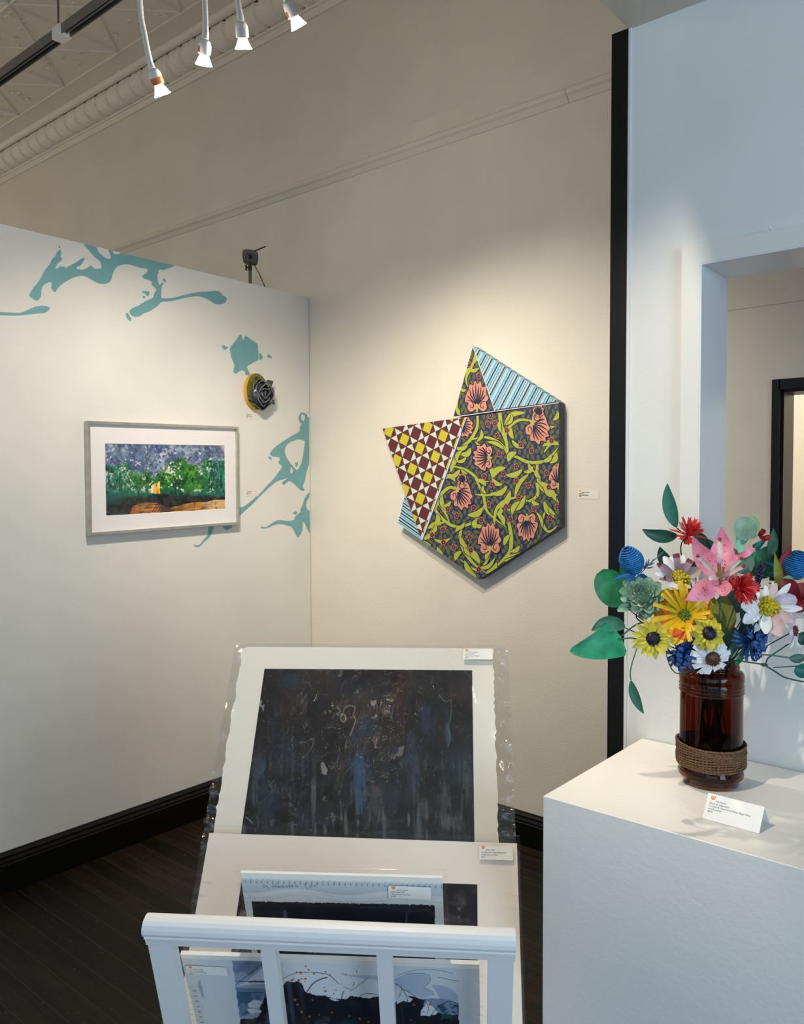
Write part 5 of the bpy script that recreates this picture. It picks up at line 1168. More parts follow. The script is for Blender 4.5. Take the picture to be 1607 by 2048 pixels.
p4_.label((374, 1947), .0675, .0195, ['Gwen Settle', 'The Tree Destiny', 'Watercolor on Paper', '$400'], .0022, .0034, math.radians(-1.5))
p4_.sleeve(-p4_.w/2-.006, p4_.w/2+.006, -p4_.len, .013, .0015, -.011, M_sleeve, .0014, True, 23)
# ================================================================ PAPER AND PLASTIC FLOWERS
D0 = float((np.array(JC)-EYE) @ AX[2]); PXM = D0/F_PX
TO = -Vector(AX[2]); TO.z = 0; TO.normalize(); RT = Vector(AX[0]); RT.z = 0; RT.normalize(); UPV = Vector((0, 0, 1))
def BP(px, py, t=0.): return Vector(at_depth(px, py, D0-t))
def fm(name, c, **k): return mat('crafted '+name, c, rough=k.pop('rough', .5), noise=k.pop('noise', .16), nscale=k.pop('nscale', 70.), **k)
G_dark = fm('deep green', (30, 84, 66)); G_jade = fm('jade green', (24, 156, 110), nscale=45., noise=.3); G_jade2 = fm('muted jade', (66, 132, 100)); G_em = fm('emerald', (32, 138, 84), noise=.25)
G_tall = fm('bottle green', (24, 104, 86)); G_sage = fm('sage green', (150, 188, 160), noise=.2); G_sage2 = fm('light sage', (146, 186, 140)); G_aqua = fm('aqua green', (128, 200, 176)); G_grey = fm('grey green', (88, 124, 108)); G_olive = fm('olive green', (116, 122, 30)); G_olive2 = fm('light olive', (134, 142, 50)); G_round = fm('forest green', (58, 100, 74)); G_hang = fm('pine green', (46, 104, 82)); G_wire = fm('wire green', (34, 78, 64)); G_black = fm('wire black', (24, 28, 26)); G_teal = fm('teal green', (22, 116, 104)); G_stem = fm('stem green', (60, 124, 92))
F_pink = fm('lily pink', (234, 156, 176), noise=.14, var=(216, 120, 148)); F_freck = fm('freckle maroon', (110, 26, 52)); F_cream = fm('filament cream', (232, 214, 196)); F_anth = fm('anther crimson', (160, 44, 62)); F_khaki = fm('pistil khaki', (150, 132, 84)); F_stig = fm('stigma lilac', (222, 160, 196))
F_red = fm('poppy red', (222, 48, 46)); F_red2 = fm('crimson', (188, 32, 50)); F_burg = fm('burgundy', (136, 26, 36)); F_blue = fm('cornflower blue', (18, 78, 148), noise=.3); F_azure = fm('azure yarn', (30, 136, 208), noise=.35, nscale=120.); F_bract = fm('bract blue', (34, 98, 160)); F_slate = fm('slate blue', (84, 112, 146))
F_white = fm('petal white', (236, 236, 238), noise=.05); F_lilac = fm('printed lilac', (206, 190, 206), noise=.12, nscale=160.); F_mauve = fm('mauve petal', (176, 142, 152), noise=.16); F_tip = fm('wine tip', (124, 34, 54)); F_blush = fm('blush petal', (224, 196, 196), noise=.1); F_tan = fm('tan petal', (196, 170, 160), noise=.12)
F_yel = fm('daffodil yellow', (242, 190, 12), noise=.14); F_gold = fm('golden lime', (176, 166, 26), noise=.18); F_lemon = fm('lemon petal', (236, 216, 46), noise=.22, nscale=50.); F_lemon2 = fm('dull lemon', (206, 194, 56), noise=.2); F_orange = fm('orange patch', (234, 100, 20)); F_centY = fm('centre yellow', (222, 200, 32), noise=.35, nscale=160.); F_centG = fm('centre green', (112, 150, 52), noise=.4, nscale=200.); F_brown = fm('cord brown', (104, 62, 38), noise=.5, nscale=260.); F_purp = fm('aubergine', (52, 32, 82), noise=.3); F_dark = fm('centre aubergine', (34, 22, 52), noise=.5, nscale=260.)
PROF = {'leaf': lambda j: math.sin(PI*j**.85)**.85, 'lance': lambda j: (math.sin(PI*j**.7))**1.0, 'round': lambda j: (max(0, 1-(2*j-1)**2))**.5, 'heart': lambda j: (max(0, 1-j)**.62)*min(1, (j/.10))**.5*1.06, 'strap': lambda j: .55+.45*min(1, j*2.2), 'petal': lambda j: (.26+.74*math.sin(min(1, j*1.3)*PI/2))*(1-max(0, (j-.62)/.38)**1.7*.78), 'spike': lambda j: (1-j)*.9+.05}
def blade(base, tip, wid, tb=0., tt=0., prof='leaf', bend=0., arch=0., cup=.25, nv=12, nu=6, mi=0, band=None, twist=0., ruffle=0., to_m=None):
    """a leaf or petal: base and tip in photo pixels with their distances towards the viewer, width in pixels"""
    mb = MB(); bx, by = base; tx, ty = tip; dx, dy = tx-bx, ty-by; f = PROF[prof]
    ax = [BP(bx+dx*j/nv-dy*bend*4*(j/nv)*(1-j/nv), by+dy*j/nv+dx*bend*4*(j/nv)*(1-j/nv), tb+(tt-tb)*j/nv+arch*4*(j/nv)*(1-j/nv)) for j in range(nv+1)]
    V = []
    for j, p in enumerate(ax):
        t = (ax[min(j+1, nv)]-ax[max(j-1, 0)]).normalized(); view = (Vector(EYE)-p).normalized()
        w = t.cross(view); w = w.normalized() if w.length > .15 else RT.copy(); n = w.cross(t)
        if n.dot(view) < 0: n = -n
        a = twist*(j/nv-.3); w2 = w*math.cos(a)+n*math.sin(a); n2 = n*math.cos(a)-w*math.sin(a)
        W = wid*PXM*f(j/nv)
        for i in range(nu+1):
            q = i/nu-.5; V.append(p+w2*(q*W)+n2*(cup*W*(4*q*q-.4)+ruffle*W*math.sin(j*1.7+i*2.1)))
    F = []; Mi = []
    for j in range(nv):
        for i in range(nu):
            F.append((j*(nu+1)+i, j*(nu+1)+i+1, (j+1)*(nu+1)+i+1, (j+1)*(nu+1)+i)); m_ = mi
            if band and band[0] <= (j+.5)/nv <= band[1] and (len(band) < 4 or band[3](i, j)): m_ = band[2]
            Mi.append(m_)
    b = len(mb.v); mb.v.extend(tuple(v) for v in V); mb.f.extend(F); mb.m.extend(Mi); mb.sm.extend([True]*len(F))
    mb.axis = ax; return mb
MOUTH = JC+Vector((0, 0, .205)); sr = random.Random(21)
def stem_path(start, via=()):
    a = sr.uniform(0, 2*PI); r_ = sr.uniform(.008, .03); d = (start-JC); d.z = 0; d = d.normalized()*.018 if d.length > .01 else Vector()
    m_ = MOUTH+d+Vector((r_*.5*math.cos(a), r_*.5*math.sin(a), sr.uniform(0, .01)))
    fl = JC+Vector((-d.x*1.1+.016*math.cos(a), -d.y*1.1+.016*math.sin(a), .02+sr.uniform(0, .02)))
    P = [start]+list(via)+[start.lerp(m_, .6)+Vector((0, 0, .004)), m_, m_.lerp(fl, .5)+Vector((.006*math.cos(a), .006*math.sin(a), 0)), fl]
    return [Vector(tuple(p)) for p in spline([tuple(p) for p in P], 6, False)]
def flower(name, lab, cat, center, group='crafted flowers and leaves in the jar'): return thing(name, lab, cat, center, group=group)
def stem(T, start, rad=.0011, m=None, via=()):
    mb = MB(); mb.tube(stem_path(start, via), rad, 6); return build('stem', mb, m or G_wire, T)
def vadd(T, name, mb, mats, **k): return build(name, mb, mats, T, **k)
def facing(pos, d, roll=0.):
    z = (RT*d[0]+UPV*d[1]+TO*d[2]).normalized(); x = UPV.cross(z); x = x.normalized() if x.length > .1 else RT.copy(); y = z.cross(x)
    return frame_M(pos, x*math.cos(roll)+y*math.sin(roll), y*math.cos(roll)-x*math.sin(roll), z)
def lpetal(M, ang, r0, L_, W, prof='petal', lift=.25, curl=0., cup=.18, nv=8, nu=4, notch=0.):
    mb = MB(); f = PROF[prof]; c, s = math.cos(ang), math.sin(ang)
    def fn(i, j):
        q = i-.5; w = W*f(j)*q; y = r0+L_*j*(1-.12*curl*j*j)-notch*L_*(1 if abs(q) < .13 else 0)*(j > .99); z = lift*L_*j-curl*L_*j*j*.6+cup*W*(4*q*q)*f(j)
        return M @ Vector((w*c+y*s*1.0, -w*s+y*c, z))
    mb.grid(fn, nu, nv); return mb
def cluster(M, R, H, n, seed, rad):
    mb = MB(); r_ = random.Random(seed)
    for k in range(n):
        a = k*2.39996; q = math.sqrt((k+.5)/n)*R; z = H*(1-(q/R)**2)
        p = Vector((q*math.cos(a), q*math.sin(a), z)); d = Vector((p.x, p.y, H*1.5)).normalized()*rad*r_.uniform(1.2, 1.9); s_ = Vector((r_.uniform(-1, 1), r_.uniform(-1, 1), 0))*rad*.6
        mb.tube([M @ (p-d*.3), M @ (p+d*.5+s_*.4), M @ (p+d+s_)], [rad*.7, rad, rad*.45], 6)
    return mb
def disc_centre(M, R, H, seed=1):
    mb = MB(); r_ = random.Random(seed)
    mb.lathe([(0, H), (R*.5, H*.92), (R*.85, H*.55), (R, 0), (R*.9, -H*.4)], M, 20)
    for k in range(70):
        a = r_.uniform(0, 2*PI); q = R*math.sqrt(r_.random()); z = H*(1-(q/R)**2)**.5
        p = Vector((q*math.cos(a), q*math.sin(a), z)); d = Vector((p.x*.8, p.y*.8, z+.003)).normalized()*R*.2
        mb.tube([M @ p, M @ (p+d)], [R*.06, R*.045], 4)
    return mb
K = PXM
# --- pink tiger lily
c = BP(1440, 1157, .085); T = flower('tiger_lily', 'pink freckled tiger lily at the top centre of the bouquet', 'flower', c)
for base, tip, w_, tb, tt, pr, bd, arch, cup in (((1438, 1152), (1384, 1071), 40, .075, .07, 'lance', -.06, -.012, .14), ((1441, 1152), (1442, 1053), 46, .07, .055, 'lance', .02, -.015, .14), ((1450, 1152), (1473, 1110), 13, .075, .06, 'strap', .03, 0, .2), ((1434, 1160), (1369, 1200), 40, .09, .125, 'lance', -.05, .006, -.12), ((1440, 1160), (1436, 1190), 44, .085, .135, 'petal', .0, .02, .35), ((1446, 1158), (1481, 1157), 40, .08, .10, 'lance', .12, .005, .2)):
    mb = blade(base, tip, w_, tb, tt, pr, bd, arch, cup, 16, 8)
    r_ = random.Random(int(tip[0]+tip[1]))
    P = vadd(T, 'petal', mb, F_pink)
    if w_ > 20:
        fk = MB()
        for k in range(9):
            j = r_.uniform(.18, .7); i = r_.uniform(.25, .75); jj, ii = int(j*16), int(i*8); q = Vector(mb.v[jj*9+ii]); a = (mb.axis[min(jj+1, 16)]-mb.axis[max(jj-1, 0)]).normalized(); v_ = (Vector(EYE)-q).normalized(); x_ = a.cross(v_).normalized()
            q = q+v_*.0012; l_, w__ = r_.uniform(1.4, 2.4)*K, r_.uniform(.5, .9)*K; an = r_.uniform(-.9, .9); a2 = a*math.cos(an)+x_*math.sin(an); x2 = x_*math.cos(an)-a*math.sin(an)
            fk.prism([q+a2*l_, q+x2*w__, q-a2*l_, q-x2*w__], v_*.0003)
        build('freckles', fk, F_freck, T)
mb = blade((1473, 1112), (1503, 1094), 13, .06, .075, 'strap', .16, .01, .2, 12, 5); vadd(T, 'petal', mb, F_pink)
for tip, w_, tt in (((1438.5, 1080), 8.5, .10), ((1396, 1113), 8.5, .115), ((1480.5, 1118), 7.5, .125), ((1484.5, 1133), 7.5, .125)):
    mb = blade((1440, 1157), tip, w_, .088, tt, 'strap', .0, .004, .25, 10, 4); fl_ = vadd(T, 'filament', mb, F_cream)
    dv = Vector((tip[0]-1440, tip[1]-1157, 0)).normalized(); e = (tip[0]+dv.x*5, tip[1]+dv.y*5)
    mb = MB(); mb.tube([BP(tip[0]-dv.x, tip[1]-dv.y, tt+.001), BP((tip[0]+e[0])/2, (tip[1]+e[1])/2, tt+.003), BP(*e, tt+.001)], [.0018, .0036, .0012], 8); build('anther', mb, F_anth, fl_)
mb = MB(); mb.tube([BP(1439, 1158, .09), BP(1438, 1140, .105), BP(1437, 1126, .112)], [.0042, .0034, .0030], 8); ps_ = vadd(T, 'pistil', mb, F_khaki)
mb = MB(); mb.tube([BP(1437.5, 1127, .111), BP(1437, 1122, .114), BP(1436, 1118, .114)], [.003, .0068, .005], 10); build('stigma', mb, F_stig, ps_)
mb = blade((1437, 1160), (1417, 1156), 9, .09, .125, 'strap', .1, .01, .3, 8, 4); vadd(T, 'filament', mb, F_cream)
stem(T, c, .0016, G_stem)
# --- fringed red flowers
def fringed(name, lab, px, t, face, R, n, m, seed, loops=False, wide=5.6, spread=1.25):
    p = BP(*px, t); T = flower(name, lab, 'flower', p); M = facing(p, face); r_ = random.Random(seed); mb = MB()
    for k in range(n):
        az = k*2.39996+r_.uniform(-.2, .2); el = r_.uniform(.15, spread); L_ = R*K*r_.uniform(.75, 1.08); w_ = wide*K*r_.uniform(.8, 1.3)
        d = Vector((math.cos(az)*math.sin(el), math.sin(az)*math.sin(el), math.cos(el))); s_ = d.cross(Vector((0, 0, 1))).normalized(); n_ = s_.cross(d)
        pts = []
        N_ = 8
        for j in range(N_+1):
            f_ = j/N_
            if loops: q = d*(L_*math.sin(PI*min(f_, .98)*.97)**.8*1.0)+n_*(L_*.16*math.sin(2*PI*f_)); ww = w_
            else: q = d*(L_*f_)+n_*(-L_*.14*f_*f_+.05*L_*math.sin(3*f_+k)); ww = w_*(.55+.7*f_ if f_ < .95 else .9)
            pts.append((q+s_*ww/2, q-s_*ww/2))
        V = [M @ x for ab in pts for x in ab]; mb.add(V, [(2*j, 2*j+1, 2*j+3, 2*j+2) for j in range(N_)], 0, True)
        if not loops:      # snipped, forked tip
            e = pts[-1]; q0, q1 = e; mid = (q0+q1)/2; mb.add([M @ q0, M @ (q0+d*L_*.13+s_*w_*.25), M @ mid, M @ (q1+d*L_*.13-s_*w_*.25), M @ q1], [(0, 1, 2), (2, 3, 4)], 0)
    vadd(T, 'fringed_petals', mb, m)
    mb = MB(); mb.lathe([(0, .003), (.004, .001), (.0055, -.006), (.0035, -.014), (.0015, -.018)], M, 12); vadd(T, 'calyx', mb, G_dark)
    return T, p, M
T, p, M = fringed('fringed_flower', 'red fringed flower at the top left of the bouquet, seen from the side', (1375, 1071), .03, (.12, .80, .45), 33, 46, F_red, 3, spread=1.5); stem(T, p, .0012, G_black, [BP(1361, 1105, .02)])
T, p, M = fringed('fringed_flower', 'red fringed flower right of the pink tiger lily', (1480, 1178), .10, (.28, .22, .95), 31, 60, F_red, 5, spread=1.3); stem(T, p)
T = flower('curled_flower', 'small crimson curled flower behind the sage eucalyptus discs', 'flower', BP(1523, 1072, -.02))
for b_, t_, w_, bd in (((1517, 1073), (1523, 1057), 9, .2), ((1518, 1074), (1540, 1071), 12, .18), ((1516, 1073), (1531, 1063), 10, -.2)): vadd(T, 'petal', blade(b_, t_, w_, -.02, -.01, 'petal', bd, .008, .4), F_red2)
vadd(T, 'leaf', blade((1505, 1098), (1532, 1075), 16, -.025, -.025, 'heart', .05, 0, .2), G_teal, label='teal leaf'); stem(T, BP(1512, 1085, -.024), .0012, G_teal)
# --- blue looped cornflowers
T, p, M = fringed('cornflower', 'dark blue looped cornflower below the big yellow bloom', (1361, 1307), .075, (-.05, .1, .95), 33, 34, F_blue, 8, True, 6.5, 1.5); stem(T, p)
for k, (tp, w_) in enumerate((((1340, 1332), 5), ((1354, 1334), 5.5), ((1386, 1286), 11))): vadd(T, 'ribbon', blade((1361, 1308), tp, w_, .08, .085, 'strap', .03), F_blue)
T, p, M = fringed('cornflower', 'bright blue looped cornflower at the right under the white patterned bloom', (1499, 1284), .075, (.1, .05, .95), 36, 46, F_blue, 9, True, 4.6, 1.5); stem(T, p)
for tp in ((1492, 1322), (1506, 1321), (1468, 1262), (1531, 1302)): vadd(T, 'ribbon', blade((1499, 1286), tp, 5, .08, .08, 'strap', .04), F_blue)
# --- white and mauve zinnia
def traced(name, lab, cpx, t, petals, cmat, cR, cH, cn, crad, face, cat='flower', stemm=None):
    p = BP(*cpx, t); T = flower(name, lab, cat, p)
    for q in petals:
        tip, w_, m = q[:3]; tt = q[3] if len(q) > 3 else t+.008; pr = q[4] if len(q) > 4 else 'petal'; tipm = q[5] if len(q) > 5 else None
        dx, dy = tip[0]-cpx[0], tip[1]-cpx[1]; b_ = (cpx[0]+dx*.12, cpx[1]+dy*.12)
        vadd(T, 'petal', blade(b_, tip, w_*.88, t-.004, tt, pr, .02, .006, .16, 10, 5, band=(.82, 1, 1) if tipm else None), [m, tipm] if tipm else m)
    M = facing(p+TO*.002, face)
    vadd(T, 'flower_centre', cluster(M, cR*K, cH*K, cn, 4, crad*K), cmat)
    stem(T, p-TO*.005, .0014, stemm); return T
traced('zinnia', 'white and mauve zinnia with yellow centre left of the pink lily', (1356, 1156), .06,
       [((1313, 1127), 17, F_mauve, .075, 'petal', F_tip), ((1326, 1113), 20, F_white, .05), ((1351, 1107), 14, F_mauve, .07, 'strap', F_tip), ((1365, 1110), 17, F_white, .05), ((1381, 1119), 15, F_mauve, .07, 'strap', F_tip), ((1401, 1138), 25, F_tan, .065), ((1309, 1146), 15, F_white, .065), ((1326, 1157), 18, F_mauve, .08, 'petal', F_tip), ((1338, 1178), 24, F_white, .085), ((1391, 1162), 18, F_white, .065), ((1340, 1113), 14, F_white, .045), ((1316, 1160), 13, F_white, .06), ((1370, 1180), 20, F_white, .07)], F_centY, 17, 9, 40, 3.4, (0, .5, .85))
# --- white patterned bloom on the right
traced('anemone', 'large white patterned bloom with bright yellow centre on the right', (1534, 1213), .085,
       [((1481, 1212), 36, F_white, .10), ((1486, 1246), 28, F_white, .10), ((1531, 1268), 24, F_white, .115), ((1562, 1272), 38, F_blush, .125), ((1604, 1217), 17, F_white, .10), ((1592, 1196), 36, F_lilac, .09), ((1580, 1167), 15, F_white, .08), ((1551, 1166), 16, F_blush, .08), ((1530, 1171), 12, F_white, .075), ((1512, 1182), 15, F_white, .07), ((1588, 1243), 24, F_blush, .11), ((1545, 1164), 12, F_white, .07)], F_centY, 15.5, 9, 36, 4.4, (-.05, .25, .95))
# --- big yellow bloom with orange patches
c = BP(1369, 1231, .095); T = flower('ragged_bloom', 'big ragged yellow bloom with orange patches in the middle of the bouquet', 'flower', c)
pick = lambda i, j: (i in (1, 2, 3)) or (i+j) % 4 == 0
for tip, w_, m, tt in (((1311, 1194), 66, F_gold, .075), ((1307, 1232), 54, F_gold, .08), ((1345, 1288), 46, F_yel, .10), ((1428, 1245), 56, F_yel, .095), ((1398, 1180), 60, F_gold, .065), ((1352, 1180), 46, F_gold, .07), ((1392, 1270), 40, F_yel, .1), ((1424, 1205), 40, F_gold, .07)):
    dx, dy = tip[0]-1369, tip[1]-1231
    vadd(T, 'petal', blade((1369+dx*.1, 1231+dy*.1), tip, w_, .075, tt, 'petal', .03, .006, .12, 12, 6, band=(.40, .74, 1, pick), ruffle=.02), [m, F_orange])
for tip, w_, tt in (((1359, 1161), 14, .12), ((1347, 1176), 8, .125), ((1322, 1187), 10, .125), ((1306, 1208), 11, .13), ((1301, 1239), 12, .135), ((1303, 1245), 8, .13), ((1323, 1254), 10, .14), ((1379, 1283), 10, .135), ((1389, 1261), 8, .14), ((1381, 1263), 7, .14), ((1419, 1224), 10, .13), ((1412, 1235), 9, .13), ((1383, 1188), 6, .12), ((1393, 1190), 6, .12), ((1398, 1200), 8, .12), ((1340, 1258), 9, .135), ((1371, 1168), 9, .115), ((1330, 1180), 7, .11)):
    dx, dy = tip[0]-1369, tip[1]-1231
    vadd(T, 'strap_petal', blade((1369+dx*.08, 1231+dy*.08), tip, w_*.66, .1, tt, 'strap', .02, .006, .1, 10, 3), F_yel)
M = facing(BP(1369, 1231, .108), (0, .15, .98)); vadd(T, 'flower_centre', cluster(M, 10*K, 6*K, 26, 6, 2.4*K), F_centG); stem(T, c, .0016)
# --- yellow daisies with dark centres
def daisy(name, lab, cpx, t, face, R, n, W, pm, cm, cR, cH, lift, curl, seed, prof='petal', squash=None):
    p = BP(*cpx, t); T = flower(name, lab, 'flower', p); M = facing(p, face); r_ = random.Random(seed)
    for k in range(n):
        a = 2*PI*k/n+r_.uniform(-.1, .1)
        vadd(T, 'petal', lpetal(M, a, cR*K*.6, (R-cR*.6)*K*r_.uniform(.86, 1.06), W*K*r_.uniform(.85, 1.15), prof, lift+r_.uniform(-.1, .1), curl+r_.uniform(-.1, .15), .12), pm[k % len(pm)])
    vadd(T, 'flower_centre', disc_centre(M @ Matrix.Translation((0, 0, .001)), cR*K, cH*K, seed), cm); stem(T, p, .0012); return T
daisy('yellow_daisy', 'yellow daisy with a dark centre at the lower left of the bouquet', (1305, 1277), .10, (-.08, .02, .98), 42, 15, 15, [F_lemon, F_lemon2, F_lemon], F_dark, 13, 6, .10, .2, 31, 'lance')
daisy('yellow_daisy', 'yellow daisy with a dark centre just above the jar mouth', (1417, 1267), .115, (.08, .28, .9), 38, 12, 18, [F_lemon, F_lemon2], F_dark, 13, 7, -.15, .35, 33, 'lance')
daisy('white_daisy', 'white daisy with a brown corded centre hanging over the jar rim', (1424, 1317), .105, (.08, -.22, .95), 38, 14, 12, [F_white], F_brown, 14, 9, -.15, .25, 35, 'strap')
daisy('white_daisy', 'white daisy with a brown centre half hidden behind the bright blue cornflower', (1526, 1263), .045, (.2, -.1, .9), 34, 13, 12, [F_white], F_brown, 10, 5, .1, .3, 37, 'petal')
daisy('white_daisy', 'white and pink daisy seen edge-on at the right edge of the photo', (1587, 1262), .06, (.75, .1, .6), 42, 13, 12, [F_white, F_blush], F_tip, 10, 5, .1, .3, 39, 'petal')
# --- crocheted blue cones
def cone(lab, cpx, t, axis, L_, Wd, seed):
    p = BP(*cpx, t); T = flower('crochet_cone', lab, 'flower', p); ax = (RT*axis[0]+UPV*axis[1]+TO*axis[2]).normalized(); x = ax.orthogonal().normalized(); y = ax.cross(x); M = frame_M(p, x, y, ax)
    mb = MB(); n = 15
    mb.lathe([(Wd*K*.46*math.sin(PI*(.06+.9*j/12))**.75, (j/12-.5)*L_*K*.96) for j in range(13)], M, 20); nl = len(mb.f)
    for r_ in range(n):
        f_ = (r_+.6)/n; R = Wd*K*.5*math.sin(PI*(.07+.88*f_))**.72; z = (f_-.5)*L_*K; m_ = max(8, int(2*PI*R/(3.0*K)))
        for k in range(m_):
            a = 2*PI*(k+.5*(r_ % 2))/m_; da = 2*PI/m_*.62
            q = [M @ Vector(((R+h)*math.cos(a+s*da), (R+h)*math.sin(a+s*da), z+dz)) for s, dz, h in ((-1, -.9*K, -.0004), (0, .1*K, .0011), (1, 1.1*K, -.0004))]
            mb.tube(q, [.9*K, 1.7*K, .8*K], 5)
    mb.m = [1 if k < nl else 0 for k in range(len(mb.f))]; vadd(T, 'cone', mb, [F_azure, F_blue]); return T, p, ax
T, p, ax = cone('blue crocheted cone at the far left of the bouquet', (1262, 1121), .05, (-.42, .86, .2), 56, 42, 1)
for b_, t_, w_, bd in (((1272, 1150), (1226, 1160), 13, .1), ((1276, 1148), (1304, 1176), 14, .12), ((1270, 1152), (1248, 1167), 11, .1), ((1280, 1148), (1302, 1186), 10, -.1)): vadd(T, 'bract', blade(b_, t_, w_, .05, .06, 'heart', bd, 0, .2), F_bract)
stem(T, p-ax*.02, .0013, G_wire)
T, p, ax = cone('blue crocheted cone cut by the right edge of the photo', (1592, 1130), .02, (.1, .95, .2), 56, 50, 2)
for b_, t_, w_, bd in (((1566, 1150), (1527, 1124), 10, .12), ((1568, 1156), (1533, 1146), 8, .1), ((1570, 1160), (1535, 1166), 9, -.1), ((1580, 1164), (1612, 1176), 12, .1), ((1560, 1160), (1540, 1152), 7, .1)): vadd(T, 'bract', blade(b_, t_, w_, .0, .02, 'heart', bd, 0, .2), F_bract)
stem(T, p-ax*.02, .0013, G_wire)
T = flower('spiky_sprig', 'small slate blue spiky sprig between the left crochet cone and the zinnia', 'sprig', BP(1290, 1138, .03))
mb = MB(); mb.tube([BP(1280, 1148, .03), BP(1298, 1128, .03), BP(1326, 1104, .03)], .0008, 6); vadd(T, 'twig', mb, F_slate)
for k, (b_, t_) in enumerate((((1289, 1138), (1292, 1118)), ((1293, 1134), (1297, 1115)), ((1296, 1131), (1309, 1124)), ((1292, 1136), (1308, 1133)), ((1300, 1127), (1308, 1116)), ((1288, 1140), (1283, 1122)))): vadd(T, 'needle', blade(b_, t_, 3.4, .03, .032, 'lance', .05), F_slate)
stem(T, BP(1280, 1148, .03), .0008, F_slate)
# --- sage succulent rose
c = BP(1284, 1192, .065); T = flower('succulent_rose', 'sage green folded rosette at the left, below the blue crochet cone', 'succulent', c); M = facing(c, (-.22, .62, .74)); r_ = random.Random(12)
for k in range(58):
    f_ = k/57; a = k*2.39996; R = (3+33*f_**.8)*K; L_ = (8+13*f_)*K; W = (11+9*f_)*K; tilt = 1.35-1.25*f_
    Mk = M @ Matrix.Rotation(a, 4, 'Z') @ Matrix.Translation((R*.75, 0, (14*(1-f_**1.5)-3)*K)) @ Matrix.Rotation(-tilt, 4, 'Y')
    mb = MB(); mb.grid(lambda i, j: Mk @ Vector((L_*j, W*(i-.5)*PROF['petal'](j), .35*W*(4*(i-.5)**2)*PROF['petal'](j)+.12*L_*j*j)), 5, 6); vadd(T, 'petal', mb, G_sage)
mb = MB(); mb.lathe([(0, 12*K), (8*K, 9*K), (14*K, 2*K), (16*K, -6*K), (0, -10*K)], M, 16); vadd(T, 'core', mb, G_sage)
for b_, t_, w_, tt in (((1270, 1215), (1234, 1222), 16, .085), ((1290, 1215), (1296, 1236), 30, .08), ((1300, 1205), (1316, 1180), 18, .06), ((1262, 1205), (1240, 1196), 14, .07), ((1280, 1218), (1262, 1222), 14, .1), ((1296, 1200), (1302, 1226), 22, .095)): vadd(T, 'petal', blade(b_, t_, w_, .06, tt, 'petal', .1, .01, .3), G_sage)
stem(T, c-UPV*.02, .0012, G_black, [BP(1276, 1240, .06)])
# --- leaves
def leaf(name, lab, blades, m, stem_m=None, via=(), stem_r=.0011, cat='leaf', start=None, dostem=True):
    T = flower(name, lab, cat, BP(*blades[0][0], blades[0][3]))
    for b in blades:
        base, tip, w_, tb, tt, pr, bd, arch, cup = b[:9]; mm = b[9] if len(b) > 9 else m
        vadd(T, 'leaf', blade(base, tip, w_, tb, tt, pr, bd, arch, cup, 16, 8), mm)
    if dostem: stem(T, start or BP(*blades[0][0], blades[0][3]), stem_r, stem_m, via)
    return T
T = leaf('leaf_sprig', 'large jade green leaf pair hanging out to the far left of the bouquet', [((1241, 1273), (1138, 1302), 70, .09, .10, 'heart', -.06, .012, .10), ((1250, 1256), (1182, 1262), 30, .075, .085, 'leaf', .16, .01, .2, G_jade2)], G_jade, G_hang, [BP(1290, 1246, .06)], .0014)
mb = MB(); mb.tube([BP(1250, 1256, .075), BP(1268, 1264, .08), BP(1300, 1276, .06)], .001, 6); mb2 = MB(); mb2.tube([BP(1236, 1278, .095), BP(1262, 1276, .09), BP(1300, 1282, .06)], .0012, 6); vadd(T, 'twig', mb, G_black); vadd(T, 'twig', mb2, G_hang)
leaf('leaf_sprig', 'broad emerald leaf behind the sage rosette at the left', [((1245, 1210), (1206, 1138), 62, .03, .03, 'round', -.05, 0, .12), ((1262, 1168), (1240, 1128), 26, .02, .02, 'leaf', 0, 0, .1)], G_em)
leaf('leaf_sprig', 'tall bottle green leaf sprig rising above everything at the top left', [((1353, 1056), (1334, 966), 27, .02, .02, 'leaf', -.06, 0, .15), ((1355, 1070), (1283, 1058), 26, .02, .04, 'leaf', -.11, .01, .2, G_dark), ((1385, 1062), (1422, 1098), 24, .0, .0, 'leaf', .03, 0, .15, G_dark), ((1342, 1134), (1319, 1093), 24, .01, .02, 'leaf', -.1, 0, .15, G_dark), ((1428, 1110), (1416, 1078), 22, -.01, -.01, 'leaf', .0, 0, .1, G_dark), ((1380, 1150), (1402, 1118), 24, .0, .0, 'leaf', .0, 0, .1, G_dark)], G_tall, G_black, [BP(1388, 1100, .0)])
leaf('eucalyptus_sprig', 'pale sage eucalyptus sprig with round discs at the upper right', [((1494, 1080), (1483, 1034), 44, .02, .03, 'round', 0, .004, .08), ((1500, 1078), (1504, 1032), 30, .005, .005, 'round', 0, 0, .1, G_sage2), ((1478, 1106), (1474, 1062), 18, .01, .01, 'leaf', .08, 0, .2, G_aqua), ((1480, 1148), (1490, 1105), 42, .0, .0, 'round', 0, 0, .06, G_grey), ((1470, 1120), (1463, 1096), 18, -.01, -.01, 'round', 0, 0, .1, G_grey)], G_sage, G_grey, [BP(1478, 1110, .0)], cat='sprig')
leaf('leaf_sprig', 'bright emerald veined leaf at the right behind the red flower', [((1490, 1152), (1541, 1090), 40, -.03, -.02, 'leaf', .02, 0, .08), ((1508, 1152), (1545, 1122), 34, -.035, -.03, 'leaf', .05, 0, .08)], G_em)
leaf('leaf_sprig', 'pointed dark green leaf standing in front of the black door frame', [((1536, 1118), (1546, 1056), 20, -.015, -.01, 'leaf', .06, 0, .2)], G_hang)
leaf('leaf_sprig', 'slim olive leaf standing upright beside the burgundy leaf', [((1559, 1182), (1548, 1104), 17, .03, .035, 'lance', .02, 0, .2)], G_olive2)
